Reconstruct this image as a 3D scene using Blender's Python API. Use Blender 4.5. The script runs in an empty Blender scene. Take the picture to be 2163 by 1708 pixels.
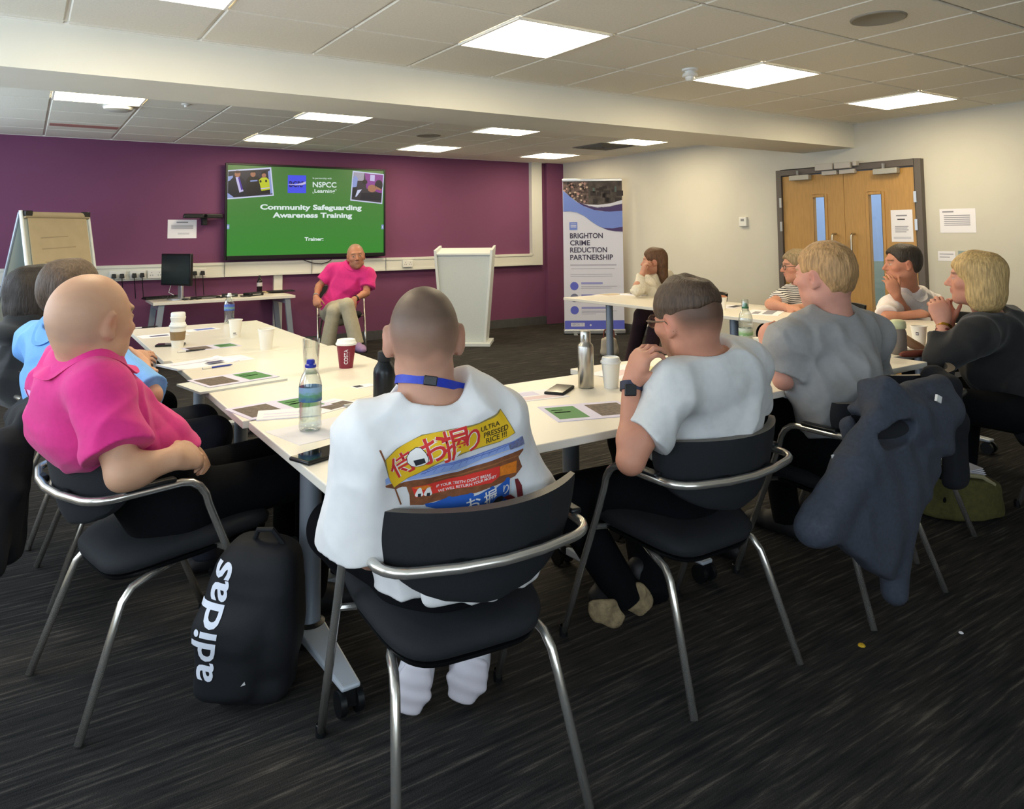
import bpy, math, random
import numpy as np
from mathutils import Vector, Matrix
from mathutils.bvhtree import BVHTree
random.seed(7)
SC = bpy.context.scene
COL = SC.collection

# ------------------------------------------------------------------ camera
W_PX, H_PX = 2163.0, 1708.0
F_PX, CX, CY = 1559.2, 1081.5, 388.85
YAW, PITCH, ROLL, CAM_H = -0.58363, 0.066055, -0.009445, 1.3285
def cam_axes():
    cy, sy = math.cos(YAW), math.sin(YAW)
    f0 = np.array([-sy, cy, 0.]); r0 = np.array([cy, sy, 0.]); u0 = np.array([0, 0, 1.])
    fw = f0*math.cos(PITCH)+u0*math.sin(PITCH); up = u0*math.cos(PITCH)-f0*math.sin(PITCH)
    ri = r0*math.cos(ROLL)+up*math.sin(ROLL); up2 = up*math.cos(ROLL)-r0*math.sin(ROLL)
    return ri, up2, fw
RI, UP, FW = cam_axes()
CAM = np.array([0, 0, CAM_H])
cam = bpy.data.cameras.new('camera'); cam_ob = bpy.data.objects.new('camera', cam); COL.objects.link(cam_ob)
cam.sensor_fit = 'HORIZONTAL'; cam.sensor_width = 36.0; cam.lens = F_PX/W_PX*36.0
cam.shift_x = (W_PX/2-CX)/W_PX; cam.shift_y = -(H_PX/2-CY)/W_PX
cam.clip_start = 0.05; cam.clip_end = 100
M = Matrix(((RI[0], UP[0], -FW[0], 0), (RI[1], UP[1], -FW[1], 0), (RI[2], UP[2], -FW[2], CAM_H), (0, 0, 0, 1)))
cam_ob.matrix_world = M
SC.camera = cam_ob

# ------------------------------------------------------------------ world, daylight and exposure
SC.view_settings.view_transform = 'Standard'; SC.view_settings.look = 'None'
SC.view_settings.gamma = 1.0; SC.view_settings.use_curve_mapping = False
SC.view_settings.exposure = 1.12
DAY = 3.2            # strength of the overcast sky outside the windows
PANEL = 10.0          # strength of the ceiling light panels
SLIDE = 0.40         # brightness of the wall screen's picture
wd = bpy.data.worlds.new('overcast_sky'); SC.world = wd; wd.use_nodes = True
bg = wd.node_tree.nodes['Background']
bg.inputs[0].default_value = (0.76, 0.88, 1.0, 1); bg.inputs[1].default_value = DAY
SC.cycles.use_denoising = True
SC.cycles.max_bounces = 8; SC.cycles.diffuse_bounces = 5; SC.cycles.glossy_bounces = 4
SC.cycles.transmission_bounces = 8; SC.cycles.transparent_max_bounces = 10
SC.cycles.caustics_reflective = False; SC.cycles.caustics_refractive = False
SC.cycles.sample_clamp_indirect = 6.0

# ------------------------------------------------------------------ pixel to point
def ray(px, py):
    return RI*((px-CX)/F_PX) + UP*(-(py-CY)/F_PX) + FW
def at_z(px, py, z):
    d = ray(px, py); return CAM + d*((z-CAM_H)/d[2])
def at_y(px, py, Y):
    d = ray(px, py); return CAM + d*(Y/d[1])
def at_x(px, py, X):
    d = ray(px, py); return CAM + d*(X/d[0])
def at_d(px, py, dep):
    return CAM + ray(px, py)*dep

# ------------------------------------------------------------------ materials
def lin(h):
    h = h.lstrip('#'); o = []
    for i in (0, 2, 4):
        c = int(h[i:i+2], 16)/255.0
        o.append(c/12.92 if c <= 0.04045 else ((c+0.055)/1.055)**2.4)
    return tuple(o)
MATS = {}
def mat(name, col, rough=0.6, metal=0.0, spec=0.5, noise=0.0, nscale=40.0, bump=0.0, bscale=200.0, sheen=0.0, emit=None, estr=0.0, trans=0.0, alpha=1.0, ior=1.45, stretch=None):
    if name in MATS: return MATS[name]
    m = bpy.data.materials.new(name); m.use_nodes = True
    nt = m.node_tree; b = nt.nodes['Principled BSDF']
    c = lin(col) if isinstance(col, str) else col
    b.inputs['Base Color'].default_value = (*c, 1); b.inputs['Roughness'].default_value = rough
    b.inputs['Metallic'].default_value = metal; b.inputs['Specular IOR Level'].default_value = spec
    b.inputs['IOR'].default_value = ior
    if sheen: b.inputs['Sheen Weight'].default_value = sheen; b.inputs['Sheen Roughness'].default_value = 0.5
    if trans: b.inputs['Transmission Weight'].default_value = trans
    if alpha < 1: b.inputs['Alpha'].default_value = alpha
    if emit is not None:
        e = lin(emit) if isinstance(emit, str) else emit
        b.inputs['Emission Color'].default_value = (*e, 1); b.inputs['Emission Strength'].default_value = estr
    if noise or bump:
        tc = nt.nodes.new('ShaderNodeTexCoord'); src = tc.outputs['Object']
        if stretch:
            mp = nt.nodes.new('ShaderNodeMapping'); mp.inputs['Scale'].default_value = stretch
            nt.links.new(src, mp.inputs[0]); src = mp.outputs[0]
    if noise:
        n = nt.nodes.new('ShaderNodeTexNoise'); n.inputs['Scale'].default_value = nscale; n.inputs['Detail'].default_value = 4
        nt.links.new(src, n.inputs['Vector'])
        r = nt.nodes.new('ShaderNodeMapRange'); r.inputs[1].default_value = 0.3; r.inputs[2].default_value = 0.7
        r.inputs[3].default_value = 1-noise; r.inputs[4].default_value = 1+noise
        nt.links.new(n.outputs[0], r.inputs[0])
        mx = nt.nodes.new('ShaderNodeMix'); mx.data_type = 'RGBA'; mx.blend_type = 'MULTIPLY'; mx.inputs[0].default_value = 1
        mx.inputs[6].default_value = (*c, 1); nt.links.new(r.outputs[0], mx.inputs[7])
        nt.links.new(mx.outputs[2], b.inputs['Base Color'])
    if bump:
        n2 = nt.nodes.new('ShaderNodeTexNoise'); n2.inputs['Scale'].default_value = bscale; n2.inputs['Detail'].default_value = 3
        nt.links.new(src, n2.inputs['Vector'])
        bp = nt.nodes.new('ShaderNodeBump'); bp.inputs['Strength'].default_value = bump; bp.inputs['Distance'].default_value = 0.01
        nt.links.new(n2.outputs[0], bp.inputs['Height']); nt.links.new(bp.outputs[0], b.inputs['Normal'])
    MATS[name] = m
    return m
def attr_mat(name, rough=0.55, spec=0.4, bump=0.0, bscale=300, sss=0.0):
    """material whose albedo is the mesh's own colour attribute (skin, stubble, lips)"""
    if name in MATS: return MATS[name]
    m = mat(name, '#808080', rough, spec=spec, bump=bump, bscale=bscale); nt = m.node_tree; b = nt.nodes['Principled BSDF']
    a = nt.nodes.new('ShaderNodeAttribute'); a.attribute_name = 'tone'
    nt.links.new(a.outputs['Color'], b.inputs['Base Color'])
    if sss:
        b.inputs['Subsurface Weight'].default_value = sss; b.inputs['Subsurface Radius'].default_value = (0.01, 0.004, 0.002)
        b.inputs['Subsurface Scale'].default_value = 0.6
    return m
def thin_glass(name, tint=(1, 1, 1), fac=0.12, rough=0.02):
    if name in MATS: return MATS[name]
    m = bpy.data.materials.new(name); m.use_nodes = True; nt = m.node_tree; nt.nodes.clear()
    o = nt.nodes.new('ShaderNodeOutputMaterial'); t = nt.nodes.new('ShaderNodeBsdfTransparent'); g = nt.nodes.new('ShaderNodeBsdfGlossy')
    t.inputs[0].default_value = (*tint, 1); g.inputs['Roughness'].default_value = rough
    lw = nt.nodes.new('ShaderNodeLayerWeight'); lw.inputs[0].default_value = 0.35
    mr = nt.nodes.new('ShaderNodeMapRange'); mr.inputs[3].default_value = fac*0.4; mr.inputs[4].default_value = min(1, fac*5)
    nt.links.new(lw.outputs['Facing'], mr.inputs[0])
    x = nt.nodes.new('ShaderNodeMixShader'); nt.links.new(mr.outputs[0], x.inputs[0])
    nt.links.new(t.outputs[0], x.inputs[1]); nt.links.new(g.outputs[0], x.inputs[2]); nt.links.new(x.outputs[0], o.inputs[0])
    MATS[name] = m; return m

# ------------------------------------------------------------------ object helpers
def props(o, label=None, cat=None, group=None, kind=None):
    if label: o['label'] = label
    if cat: o['category'] = cat
    if group: o['group'] = group
    if kind: o['kind'] = kind
    return o
def empty(name, loc=(0, 0, 0), rz=0.0, label=None, cat=None, group=None):
    o = bpy.data.objects.new(name, None); COL.objects.link(o); o.empty_display_size = 0.1
    o.location = tuple(float(x) for x in loc); o.rotation_euler = (0, 0, rz)
    return props(o, label, cat, group)
def copy_tree(o, parent=None):
    c = o.copy(); COL.objects.link(c); c.parent = parent
    for ch in o.children: copy_tree(ch, c)
    return c
def np_mesh(name, V, faces, mats, fmat=None, smooth=True, sharp=None):
    me = bpy.data.meshes.new(name)
    me.from_pydata([tuple(map(float, v)) for v in V], [], [tuple(f) for f in faces])
    for m in mats: me.materials.append(m)
    if fmat is not None: me.polygons.foreach_set('material_index', np.array(fmat, dtype=np.int32))
    me.polygons.foreach_set('use_smooth', np.full(len(faces), bool(smooth)))
    if smooth and sharp: me.set_sharp_from_angle(angle=math.radians(sharp))
    me.update(); return me
class MB:
    """collects shapes, then links them as one mesh object"""
    def __init__(s): s.V = []; s.F = []; s.K = []; s.mats = []; s.T = None
    def mi(s, m):
        if m not in s.mats: s.mats.append(m)
        return s.mats.index(m)
    def add(s, V, F, m):
        n = len(s.V); k = s.mi(m)
        for v in V:
            v = Vector(tuple(map(float, v)))
            s.V.append(tuple(s.T @ v) if s.T is not None else tuple(v))
        for f in F: s.F.append([i+n for i in f]); s.K.append(k)
        return s
    def box(s, c, size, m, rot=None, taper=1.0):
        x, y, z = (d/2 for d in size); V = []
        for dz, t in ((-z, 1), (z, taper)):
            for dx, dy in ((-x, -y), (x, -y), (x, y), (-x, y)): V.append(Vector((dx*t, dy*t, dz)))
        if rot is not None: V = [rot @ v for v in V]
        V = [v+Vector(tuple(map(float, c))) for v in V]
        return s.add(V, [(3, 2, 1, 0), (4, 5, 6, 7), (0, 1, 5, 4), (1, 2, 6, 5), (2, 3, 7, 6), (3, 0, 4, 7)], m)
    def bx(s, a, b, m):
        a = np.minimum(a, b).astype(float) if False else np.array([min(p, q) for p, q in zip(a, b)]); 
        return s
    def tube(s, pts, r, m, seg=10, closed=False, cap=True):
        P = [Vector(tuple(map(float, p))) for p in pts]; n = len(P)
        rr = r if isinstance(r, (list, tuple, np.ndarray)) else [r]*n
        V = []; F = []; prev = None
        for i in range(n):
            a = P[(i-1) % n] if (closed or i > 0) else P[i]; b = P[(i+1) % n] if (closed or i < n-1) else P[i]
            t = (b-a).normalized()
            if prev is None:
                u = t.cross(Vector((0, 0, 1)));
                if u.length < 0.1: u = t.cross(Vector((0, 1, 0)))
                u.normalize()
            else:
                u = prev-t*prev.dot(t); u.normalize()
            prev = u; w = t.cross(u)
            for j in range(seg):
                an = 2*math.pi*j/seg; V.append(P[i]+(u*math.cos(an)+w*math.sin(an))*rr[i])
        for i in range(n if closed else n-1):
            for j in range(seg):
                a = i*seg+j; b = i*seg+(j+1) % seg; c = ((i+1) % n)*seg+(j+1) % seg; d = ((i+1) % n)*seg+j
                F.append((a, b, c, d))
        if cap and not closed:
            F.append(tuple(range(seg))[::-1]); F.append(tuple(range((n-1)*seg, n*seg)))
        return s.add(V, F, m)
    def lathe(s, prof, m, c=(0, 0, 0), seg=28, mat_of=None, rot=None):
        c = Vector(tuple(map(float, c))); V = []; 
        for (r, z) in prof:
            for j in range(seg):
                an = 2*math.pi*j/seg; v = Vector((r*math.cos(an), r*math.sin(an), z))
                V.append((rot @ v if rot is not None else v)+c)
        for i in range(len(prof)-1):
            F = []
            for j in range(seg):
                F.append((j, (j+1) % seg, seg+(j+1) % seg, seg+j))
            s.add(V[i*seg:(i+2)*seg], F, mat_of(i) if mat_of else m)
        return s
    def poly(s, P, m): return s.add(P, [tuple(range(len(P)))], m)
    def prism(s, P, d, m):
        P = [Vector(tuple(map(float, p))) for p in P]; d = Vector(tuple(map(float, d))); n = len(P)
        V = P+[p+d for p in P]
        F = [tuple(range(n))[::-1], tuple(range(n, 2*n))]+[(i, (i+1) % n, n+(i+1) % n, n+i) for i in range(n)]
        return s.add(V, F, m)
    def build(s, name, parent=None, smooth=True, sharp=35, bevel=0.0, weld=True, subs=0):
        me = np_mesh(name, s.V, s.F, s.mats, s.K, smooth, sharp)
        if weld:
            import bmesh
            bm = bmesh.new(); bm.from_mesh(me); bmesh.ops.remove_doubles(bm, verts=bm.verts, dist=1e-5)
            bmesh.ops.recalc_face_normals(bm, faces=bm.faces)
            bm.to_mesh(me); bm.free()
            if smooth and sharp: me.set_sharp_from_angle(angle=math.radians(sharp))
        o = bpy.data.objects.new(name, me); COL.objects.link(o)
        if parent is not None: o.parent = parent
        if bevel:
            b = o.modifiers.new('bevel', 'BEVEL'); b.width = bevel; b.segments = 2; b.limit_method = 'ANGLE'; b.angle_limit = math.radians(40)
        if subs:
            b = o.modifiers.new('subsurf', 'SUBSURF'); b.levels = subs; b.render_levels = subs
        return o
def struct(o): return props(o, kind='structure')
TXT = {}
def text_geo(string, size=1.0, align='LEFT', bold=0.0, spacing=1.0, line=1.0):
    """glyph outlines as flat geometry (verts 2D, faces)"""
    key = (string, size, align, bold, spacing, line)
    if key in TXT: return TXT[key]
    cu = bpy.data.curves.new('glyphs', 'FONT'); cu.body = string; cu.size = size; cu.align_x = align
    cu.offset = bold; cu.space_character = spacing; cu.space_line = line; cu.resolution_u = 3
    ob = bpy.data.objects.new('glyphs', cu); COL.objects.link(ob)
    dg = bpy.context.evaluated_depsgraph_get(); dg.update()
    me = bpy.data.meshes.new_from_object(ob.evaluated_get(dg), depsgraph=dg)
    V = [(v.co.x, v.co.y) for v in me.vertices]; F = [tuple(p.vertices) for p in me.polygons]
    bpy.data.objects.remove(ob); bpy.data.curves.remove(cu); bpy.data.meshes.remove(me)
    TXT[key] = (V, F); return V, F
def text_fit(string, width, align='LEFT', bold=0.0, spacing=1.0, height=None):
    """scale a line so that its ink is width wide (and height high)"""
    V, F = text_geo(string, 1.0, 'LEFT', bold, spacing)
    A = np.array(V); lo = A.min(0); hi = A.max(0); s = width/(hi[0]-lo[0]); sy = s if height is None else height/(hi[1]-0.0)
    return [((x-lo[0])*s, y*sy) for x, y in V], F
class Flat:
    """flat artwork: polygons in (u,v) metres on a plane, in thin layers"""
    def __init__(s, o, ux, uy, n): s.o = np.array(o, float); s.ux = np.array(ux, float); s.uy = np.array(uy, float); s.n = np.array(n, float); s.mb = MB()
    def P(s, u, v, l=0): return s.o+s.ux*u+s.uy*v+s.n*(0.0008*l)
    def poly(s, pts, m, l=1): s.mb.poly([s.P(u, v, l) for u, v in pts], m); return s
    def rect(s, u0, v0, u1, v1, m, l=1): return s.poly([(u0, v0), (u1, v0), (u1, v1), (u0, v1)], m, l)
    def disc(s, u, v, r, m, l=1, ry=None, n=20):
        ry = ry or r; return s.poly([(u+r*math.cos(2*math.pi*i/n), v+ry*math.sin(2*math.pi*i/n)) for i in range(n)], m, l)
    def geo(s, V, F, u, v, m, l=2, rot=0.0):
        c, q = math.cos(rot), math.sin(rot)
        s.mb.add([s.P(u+x*c-y*q, v+x*q+y*c, l) for x, y in V], F, m); return s
    def lines(s, u0, u1, v, n, step, h, m, l=2, jag=0.25):
        for i in range(n):
            s.rect(u0, v-i*step, u0+(u1-u0)*(1-jag*random.random()), v-i*step+h, m, l)
        return s
    def build(s, name, parent=None): return s.mb.build(name, parent, smooth=False, weld=False)
# ------------------------------------------------------------------ room shell
D, R, L, B, H = 8.849, 6.726, -1.45, -2.2, 2.355      # purple wall, door wall, window wall, back wall, ceiling
GX, GY, T = 0.1387, 3.464, 0.6                        # ceiling grid phase
YB0, YB1, ZB = 4.127, 4.70, 2.124                     # beam
def wall_paint(name, col, noise=0.04):
    return mat(name, col, 0.75, spec=0.25, noise=noise, nscale=1.5, bump=0.03, bscale=500)
M_purple = wall_paint('purple_paint', '#734463')
M_white = wall_paint('white_paint', '#cbc7ba')
M_dark = mat('charcoal_skirting', '#4a4a4c', 0.6, noise=0.1, nscale=20)
M_wplas = mat('white_plastic', '#dcdcd8', 0.35)
M_gplas = mat('grey_plastic', '#8a8c8c', 0.4)
M_black = mat('black_plastic', '#101214', 0.38)
M_black2 = mat('matt_black', '#0c0d10', 0.7)
M_silver = mat('brushed_silver', '#b9bcc0', 0.35, metal=0.8)
M_chrome = mat('chrome', '#dedad2', 0.22, metal=.88)
M_steel = mat('steel', '#b5b2aa', 0.28, metal=1.0, noise=0.05, nscale=60, stretch=(1, 1, 0.1))
M_paper = mat('paper', '#e6e4ea', 0.7)
M_ink = mat('printed_grey', '#8a8a94', 0.8)
M_inkd = mat('printed_dark', '#3a3a44', 0.8)

# carpet: charcoal loops with fine lighter streaks along the planks
def carpet():
    m = bpy.data.materials.new('charcoal_carpet'); m.use_nodes = True; nt = m.node_tree; b = nt.nodes['Principled BSDF']
    tc = nt.nodes.new('ShaderNodeTexCoord'); mp = nt.nodes.new('ShaderNodeMapping'); mp.inputs['Scale'].default_value = (3.5, 62, 1)
    mp.inputs['Rotation'].default_value = (0, 0, -0.06)
    nt.links.new(tc.outputs['Object'], mp.inputs[0])
    n = nt.nodes.new('ShaderNodeTexNoise'); n.inputs['Scale'].default_value = 1.0; n.inputs['Detail'].default_value = 5; n.inputs['Roughness'].default_value = 0.65
    nt.links.new(mp.outputs[0], n.inputs['Vector'])
    cr = nt.nodes.new('ShaderNodeValToRGB'); e = cr.color_ramp.elements
    e[0].position = 0.36; e[0].color = (*lin('#1b1b1c'), 1); e[1].position = 0.72; e[1].color = (*lin('#5d5750'), 1)
    k = cr.color_ramp.elements.new(0.55); k.color = (*lin('#302e2c'), 1)
    nt.links.new(n.outputs[0], cr.inputs[0])
    n2 = nt.nodes.new('ShaderNodeTexNoise'); n2.inputs['Scale'].default_value = 260; n2.inputs['Detail'].default_value = 2
    nt.links.new(tc.outputs['Object'], n2.inputs['Vector'])
    mx = nt.nodes.new('ShaderNodeMix'); mx.data_type = 'RGBA'; mx.blend_type = 'OVERLAY'; mx.inputs[0].default_value = 0.55
    nt.links.new(cr.outputs[0], mx.inputs[6]); nt.links.new(n2.outputs[0], mx.inputs[7])
    nt.links.new(mx.outputs[2], b.inputs['Base Color']); b.inputs['Roughness'].default_value = 0.95; b.inputs['Specular IOR Level'].default_value = 0.15
    bp = nt.nodes.new('ShaderNodeBump'); bp.inputs['Strength'].default_value = 0.5; bp.inputs['Distance'].default_value = 0.004
    nt.links.new(n2.outputs[0], bp.inputs['Height']); nt.links.new(bp.outputs[0], b.inputs['Normal'])
    return m
M_carpet = carpet()
def slab(name, a, b, m):
    c = [(p+q)/2 for p, q in zip(a, b)]; s = [abs(p-q) for p, q in zip(a, b)]
    return struct(MB().box(c, s, m).build(name, smooth=False))
slab('floor', (L-.2, B-.2, -.1), (R+2.4, D+.2, 0), M_carpet)
slab('wall_back', (L-.2, D, 0), (R+.2, D+.2, 2.8), M_purple)
mb = MB(); FW0, FW1 = -1.2, 1.6                         # wide window behind the camera
mb.box(((L-.2+FW0)/2, B-.1, 1.4), (FW0-L+.2, .2, 2.8), M_white); mb.box(((FW1+R+.2)/2, B-.1, 1.4), (R+.2-FW1, .2, 2.8), M_white)
mb.box(((FW0+FW1)/2, B-.1, .45), (FW1-FW0, .2, .9), M_white); mb.box(((FW0+FW1)/2, B-.1, 2.5), (FW1-FW0, .2, .6), M_white)
struct(mb.build('wall_front', smooth=False))
# door wall with its opening
DY0, DY1, DZ = 3.474, 4.997, 1.962
mb = MB()
mb.box((R+.1, (DY1+D)/2, 1.4), (.2, D-DY1, 2.8), M_white); mb.box((R+.1, (B+DY0)/2, 1.4), (.2, DY0-B, 2.8), M_white)
mb.box((R+.1, (DY0+DY1)/2, (DZ+2.8)/2), (.2, DY1-DY0, 2.8-DZ), M_white)
struct(mb.build('wall_right', smooth=False))
# window wall: three wide openings
WINS = [(-1.4, 1.2), (1.7, 4.3), (4.9, 8.2)]; WZ0, WZ1 = 0.85, 2.2
mb = MB(); ys = [B]+[y for w in WINS for y in w]+[D]
for i in range(0, len(ys), 2): mb.box((L-.1, (ys[i]+ys[i+1])/2, 1.4), (.2, ys[i+1]-ys[i], 2.8), M_white)
for a, b in WINS:
    mb.box((L-.1, (a+b)/2, WZ0/2), (.2, b-a, WZ0), M_white); mb.box((L-.1, (a+b)/2, (WZ1+2.8)/2), (.2, b-a, 2.8-WZ1), M_white)
struct(mb.build('wall_left', smooth=False))
M_alu = mat('window_aluminium', '#c9cccd', 0.4)
M_wglass = thin_glass('window_glass', (0.96, 0.98, 1.0), 0.06)
for i, (a, b) in enumerate(WINS):
    mb = MB()
    for z in (WZ0+.03, WZ1-.03): mb.box((L-.1, (a+b)/2, z), (.06, b-a, .06), M_alu)
    n = 3
    for k in range(n+1):
        y = a+.03+(b-a-.06)*k/n; mb.box((L-.1, y, (WZ0+WZ1)/2), (.06, .06, WZ1-WZ0-.12), M_alu)
    w = struct(mb.build('window_%d' % (i+1), smooth=False))
    g = MB().poly([(L-.1, a+.05, WZ0+.05), (L-.1, b-.05, WZ0+.05), (L-.1, b-.05, WZ1-.05), (L-.1, a+.05, WZ1-.05)], M_wglass).build('pane', w, smooth=False)
    la = bpy.data.lights.new('daylight', 'AREA'); la.shape = 'RECTANGLE'; la.size = b-a; la.size_y = WZ1-WZ0
    lo = bpy.data.objects.new('daylight', la); COL.objects.link(lo); lo.location = (L-.22, (a+b)/2, (WZ0+WZ1)/2)
    lo.rotation_euler = (math.pi/2, 0, -math.pi/2); la.cycles.is_portal = True
mb = MB()
for z in (.93, 2.17): mb.box(((FW0+FW1)/2, B-.1, z), (FW1-FW0, .06, .06), M_alu)
for k in range(5): mb.box((FW0+.03+(FW1-FW0-.06)*k/4, B-.1, 1.55), (.06, .06, 1.18), M_alu)
w = struct(mb.build('window_4', smooth=False))
MB().poly([(FW0+.05, B-.1, .95), (FW1-.05, B-.1, .95), (FW1-.05, B-.1, 2.15), (FW0+.05, B-.1, 2.15)], M_wglass).build('pane', w, smooth=False)
la = bpy.data.lights.new('daylight', 'AREA'); la.shape = 'RECTANGLE'; la.size = FW1-FW0; la.size_y = 1.3
lo = bpy.data.objects.new('daylight', la); COL.objects.link(lo); lo.location = ((FW0+FW1)/2, B-.22, 1.55); lo.rotation_euler = (math.pi/2, 0, math.pi); la.cycles.is_portal = True
# skirting
slab('baseboard_back', (L, D-.016, 0), (R, D, .114), M_dark)
slab('baseboard_right', (R-.016, DY1+.06, 0), (R, D-.016, .114), M_dark)
slab('baseboard_right.001', (R-.016, B, 0), (R, DY0-.06, .114), M_dark)
slab('baseboard_left', (L, B, 0), (L+.016, D-.016, .114), M_dark)
# purple boxed corner
slab('trim_1', (6.42, D-.06, .0), (R, D, H), M_purple)
# suspended ceiling: recessed-edge tiles on white bars
M_tile = mat('ceiling_tile', '#e0dccf', 0.9, spec=0.1, noise=0.05, nscale=90, bump=0.15, bscale=260)
M_bar = mat('ceiling_bar', '#ece9e0', 0.6)
LIGHTS = [(0, 0), (3, 0), (6, 0), (9, 0)]
def tile_cells(y0, y1, ybase):
    out = []
    i0 = int(math.floor((L-GX)/T)); i1 = int(math.ceil((R-GX)/T))
    j0 = int(math.floor((y0-ybase)/T)); j1 = int(math.ceil((y1-ybase)/T))
    for i in range(i0, i1):
        for j in range(j0, j1):
            xa, xb = max(L, GX+T*i), min(R, GX+T*(i+1)); ya, yb = max(y0, ybase+T*j), min(y1, ybase+T*(j+1))
            if xb-xa > .03 and yb-ya > .03: out.append((i, j, xa, xb, ya, yb))
    return out
GY2 = 7.62                                             # far ceiling rows
FAR = [(-3, 0), (0, -3), (3, -3), (6, -3), (9, -3), (3, 0), (6, 0), (9, 0)]
def tiles(name, cells, skip):
    mb = MB(); g = .007; t = .008
    for i, j, xa, xb, ya, yb in cells:
        if (i, j) in skip: continue
        V = [(xa+g, ya+g, H+t), (xb-g, ya+g, H+t), (xb-g, yb-g, H+t), (xa+g, yb-g, H+t),
             (xa+g+.006, ya+g+.006, H), (xb-g-.006, ya+g+.006, H), (xb-g-.006, yb-g-.006, H), (xa+g+.006, yb-g-.006, H)]
        mb.add(V, [(7, 6, 5, 4)]+[(k, (k+1) % 4, 4+(k+1) % 4, 4+k) for k in range(4)], M_tile)
    return mb
near = tile_cells(B, YB0, GY-T*1)                     # grid line B0 at GY; the light row lies between B1 and B0
cells2 = tile_cells(YB1, D, GY2)
mb = tiles('ceiling', near, {(a, 0) for a, b in LIGHTS}); m2 = tiles('ceiling', cells2, set(FAR))
mb.add(m2.V, m2.F, M_tile)
mb.box(((L+R)/2, (B+D)/2, H+.06), (R-L, D-B, .1), M_bar)
struct(mb.build('ceiling', smooth=False, weld=False))
slab('trim_2', (L, YB0, ZB), (R, YB1, H+.06), wall_paint('beam_paint', '#e2dfd2'))       # plastered beam
# shadow-gap edge bars where the ceiling meets the walls and the beam
mb = MB()
for y in (YB0-.012, YB1+.012, D-.012): mb.box(((L+R)/2, y, H+.004), (R-L, .024, .012), M_bar)
mb.box((R-.012, (B+D)/2, H+.004), (.024, D-B, .012), M_bar)
struct(mb.build('trim_3', smooth=False))
# light panels
M_diff = mat('lit_diffuser', '#ffffff', 0.5, emit=(1.0, 0.84, 0.56), estr=PANEL)
M_lf = mat('light_frame', '#e8e6df', 0.4)
def light_panel(i, j, yb, label):
    x0, y0 = GX+T*i, yb+T*j; cx, cy = x0+T/2, y0+T/2
    o = empty('ceiling_light', (cx, cy, H), 0, label, 'ceiling light', 'square ceiling light panels')
    mb = MB(); f = .012
    for s in (-1, 1):
        mb.box((s*(T/2-f/2-.004), 0, .0), (f, T-.008, .014), M_lf); mb.box((0, s*(T/2-f/2-.004), .0), (T-.008-2*f, f, .014), M_lf)
    mb.build('frame', o, smooth=False)
    a = T/2-f-.004
    MB().poly([(-a, -a, -.001), (-a, a, -.001), (a, a, -.001), (a, -a, -.001)], M_diff).build('diffuser', o, smooth=False)
    return o
nl = ['square lit ceiling panel cut off by the top edge, nearest the flipchart side', 'large square lit ceiling panel nearest the middle of the room', 'square lit ceiling panel beside the white smoke detector', 'square lit ceiling panel closest to the door wall']
for (a, b), l in zip(LIGHTS, nl): light_panel(a, 0, GY-T, l)
fl = {(0, -3): 'lit panel beyond the beam above the flipchart side, only its edge showing', (3, -3): 'lit panel edge showing under the beam above the left of the screen',
      (6, -3): 'lit panel edge under the beam to the right of the screen', (9, -3): 'lit panel edge under the beam nearest the double doors',
      (3, 0): 'square lit ceiling panel over the wall screen', (6, 0): 'square lit ceiling panel over the white lectern', (9, 0): 'square lit ceiling panel over the roll-up banner'}
for k in FAR:
    if k in fl: light_panel(k[0], k[1], GY2, fl[k])

# things on the ceiling
def small_round(name, loc, prof, m, label, cat, seg=32):
    o = MB().lathe(prof, m, (0, 0, 0), seg).build(name); o.location = tuple(loc); return props(o, label, cat)
M_spk = mat('speaker_mesh', '#8f897c', 0.8, bump=0.3, bscale=500)
p = at_z(1855, 38, H); small_round('ceiling_speaker', p, [(0, -.004), (.11, -.004), (.118, -.008), (.125, -.006), (.128, .006)], M_spk, 'round grille ceiling speaker in the near ceiling above the doors', 'speaker')
p = at_z(905, 286, H); small_round('ceiling_speaker', p, [(0, -.004), (.11, -.004), (.118, -.008), (.125, -.006), (.128, .006)], M_spk, 'round grille ceiling speaker in the far ceiling between two light panels', 'speaker')
p = at_z(1457, 146, H)
o = empty('smoke_detector', p, 0, 'white round smoke detector beside a lit ceiling panel', 'smoke detector')
MB().lathe([(0, 0), (.05, 0), (.05, -.012), (.032, -.014), (.032, -.03)], M_wplas).build('base', o)
MB().lathe([(.03, -.026), (.046, -.03), (.05, -.045), (.044, -.05), (.03, -.05), (.03, -.062), (.02, -.075), (0, -.078)], M_wplas).build('sensor_head', o)
p = at_z(250, 224, H)
o = empty('occupancy_sensor', p, 0, 'flat white domed sensor on the far ceiling above the flipchart', 'sensor')
MB().lathe([(0, 0), (.105, 0), (.11, -.012), (.10, -.03)], M_wplas).build('base', o)
MB().lathe([(.10, -.03), (.07, -.042), (0, -.046)], mat('sensor_lens', '#b9b8b0', 0.5)).build('lens', o)
p = at_z(393, 220, H); small_round('sprinkler_cap', p, [(.035, .0), (.035, -.006), (.015, -.012), (.012, -.025), (0, -.027)], M_wplas, 'tiny white sprinkler cap on the far ceiling beside the domed sensor', 'sprinkler', 16)
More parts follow.
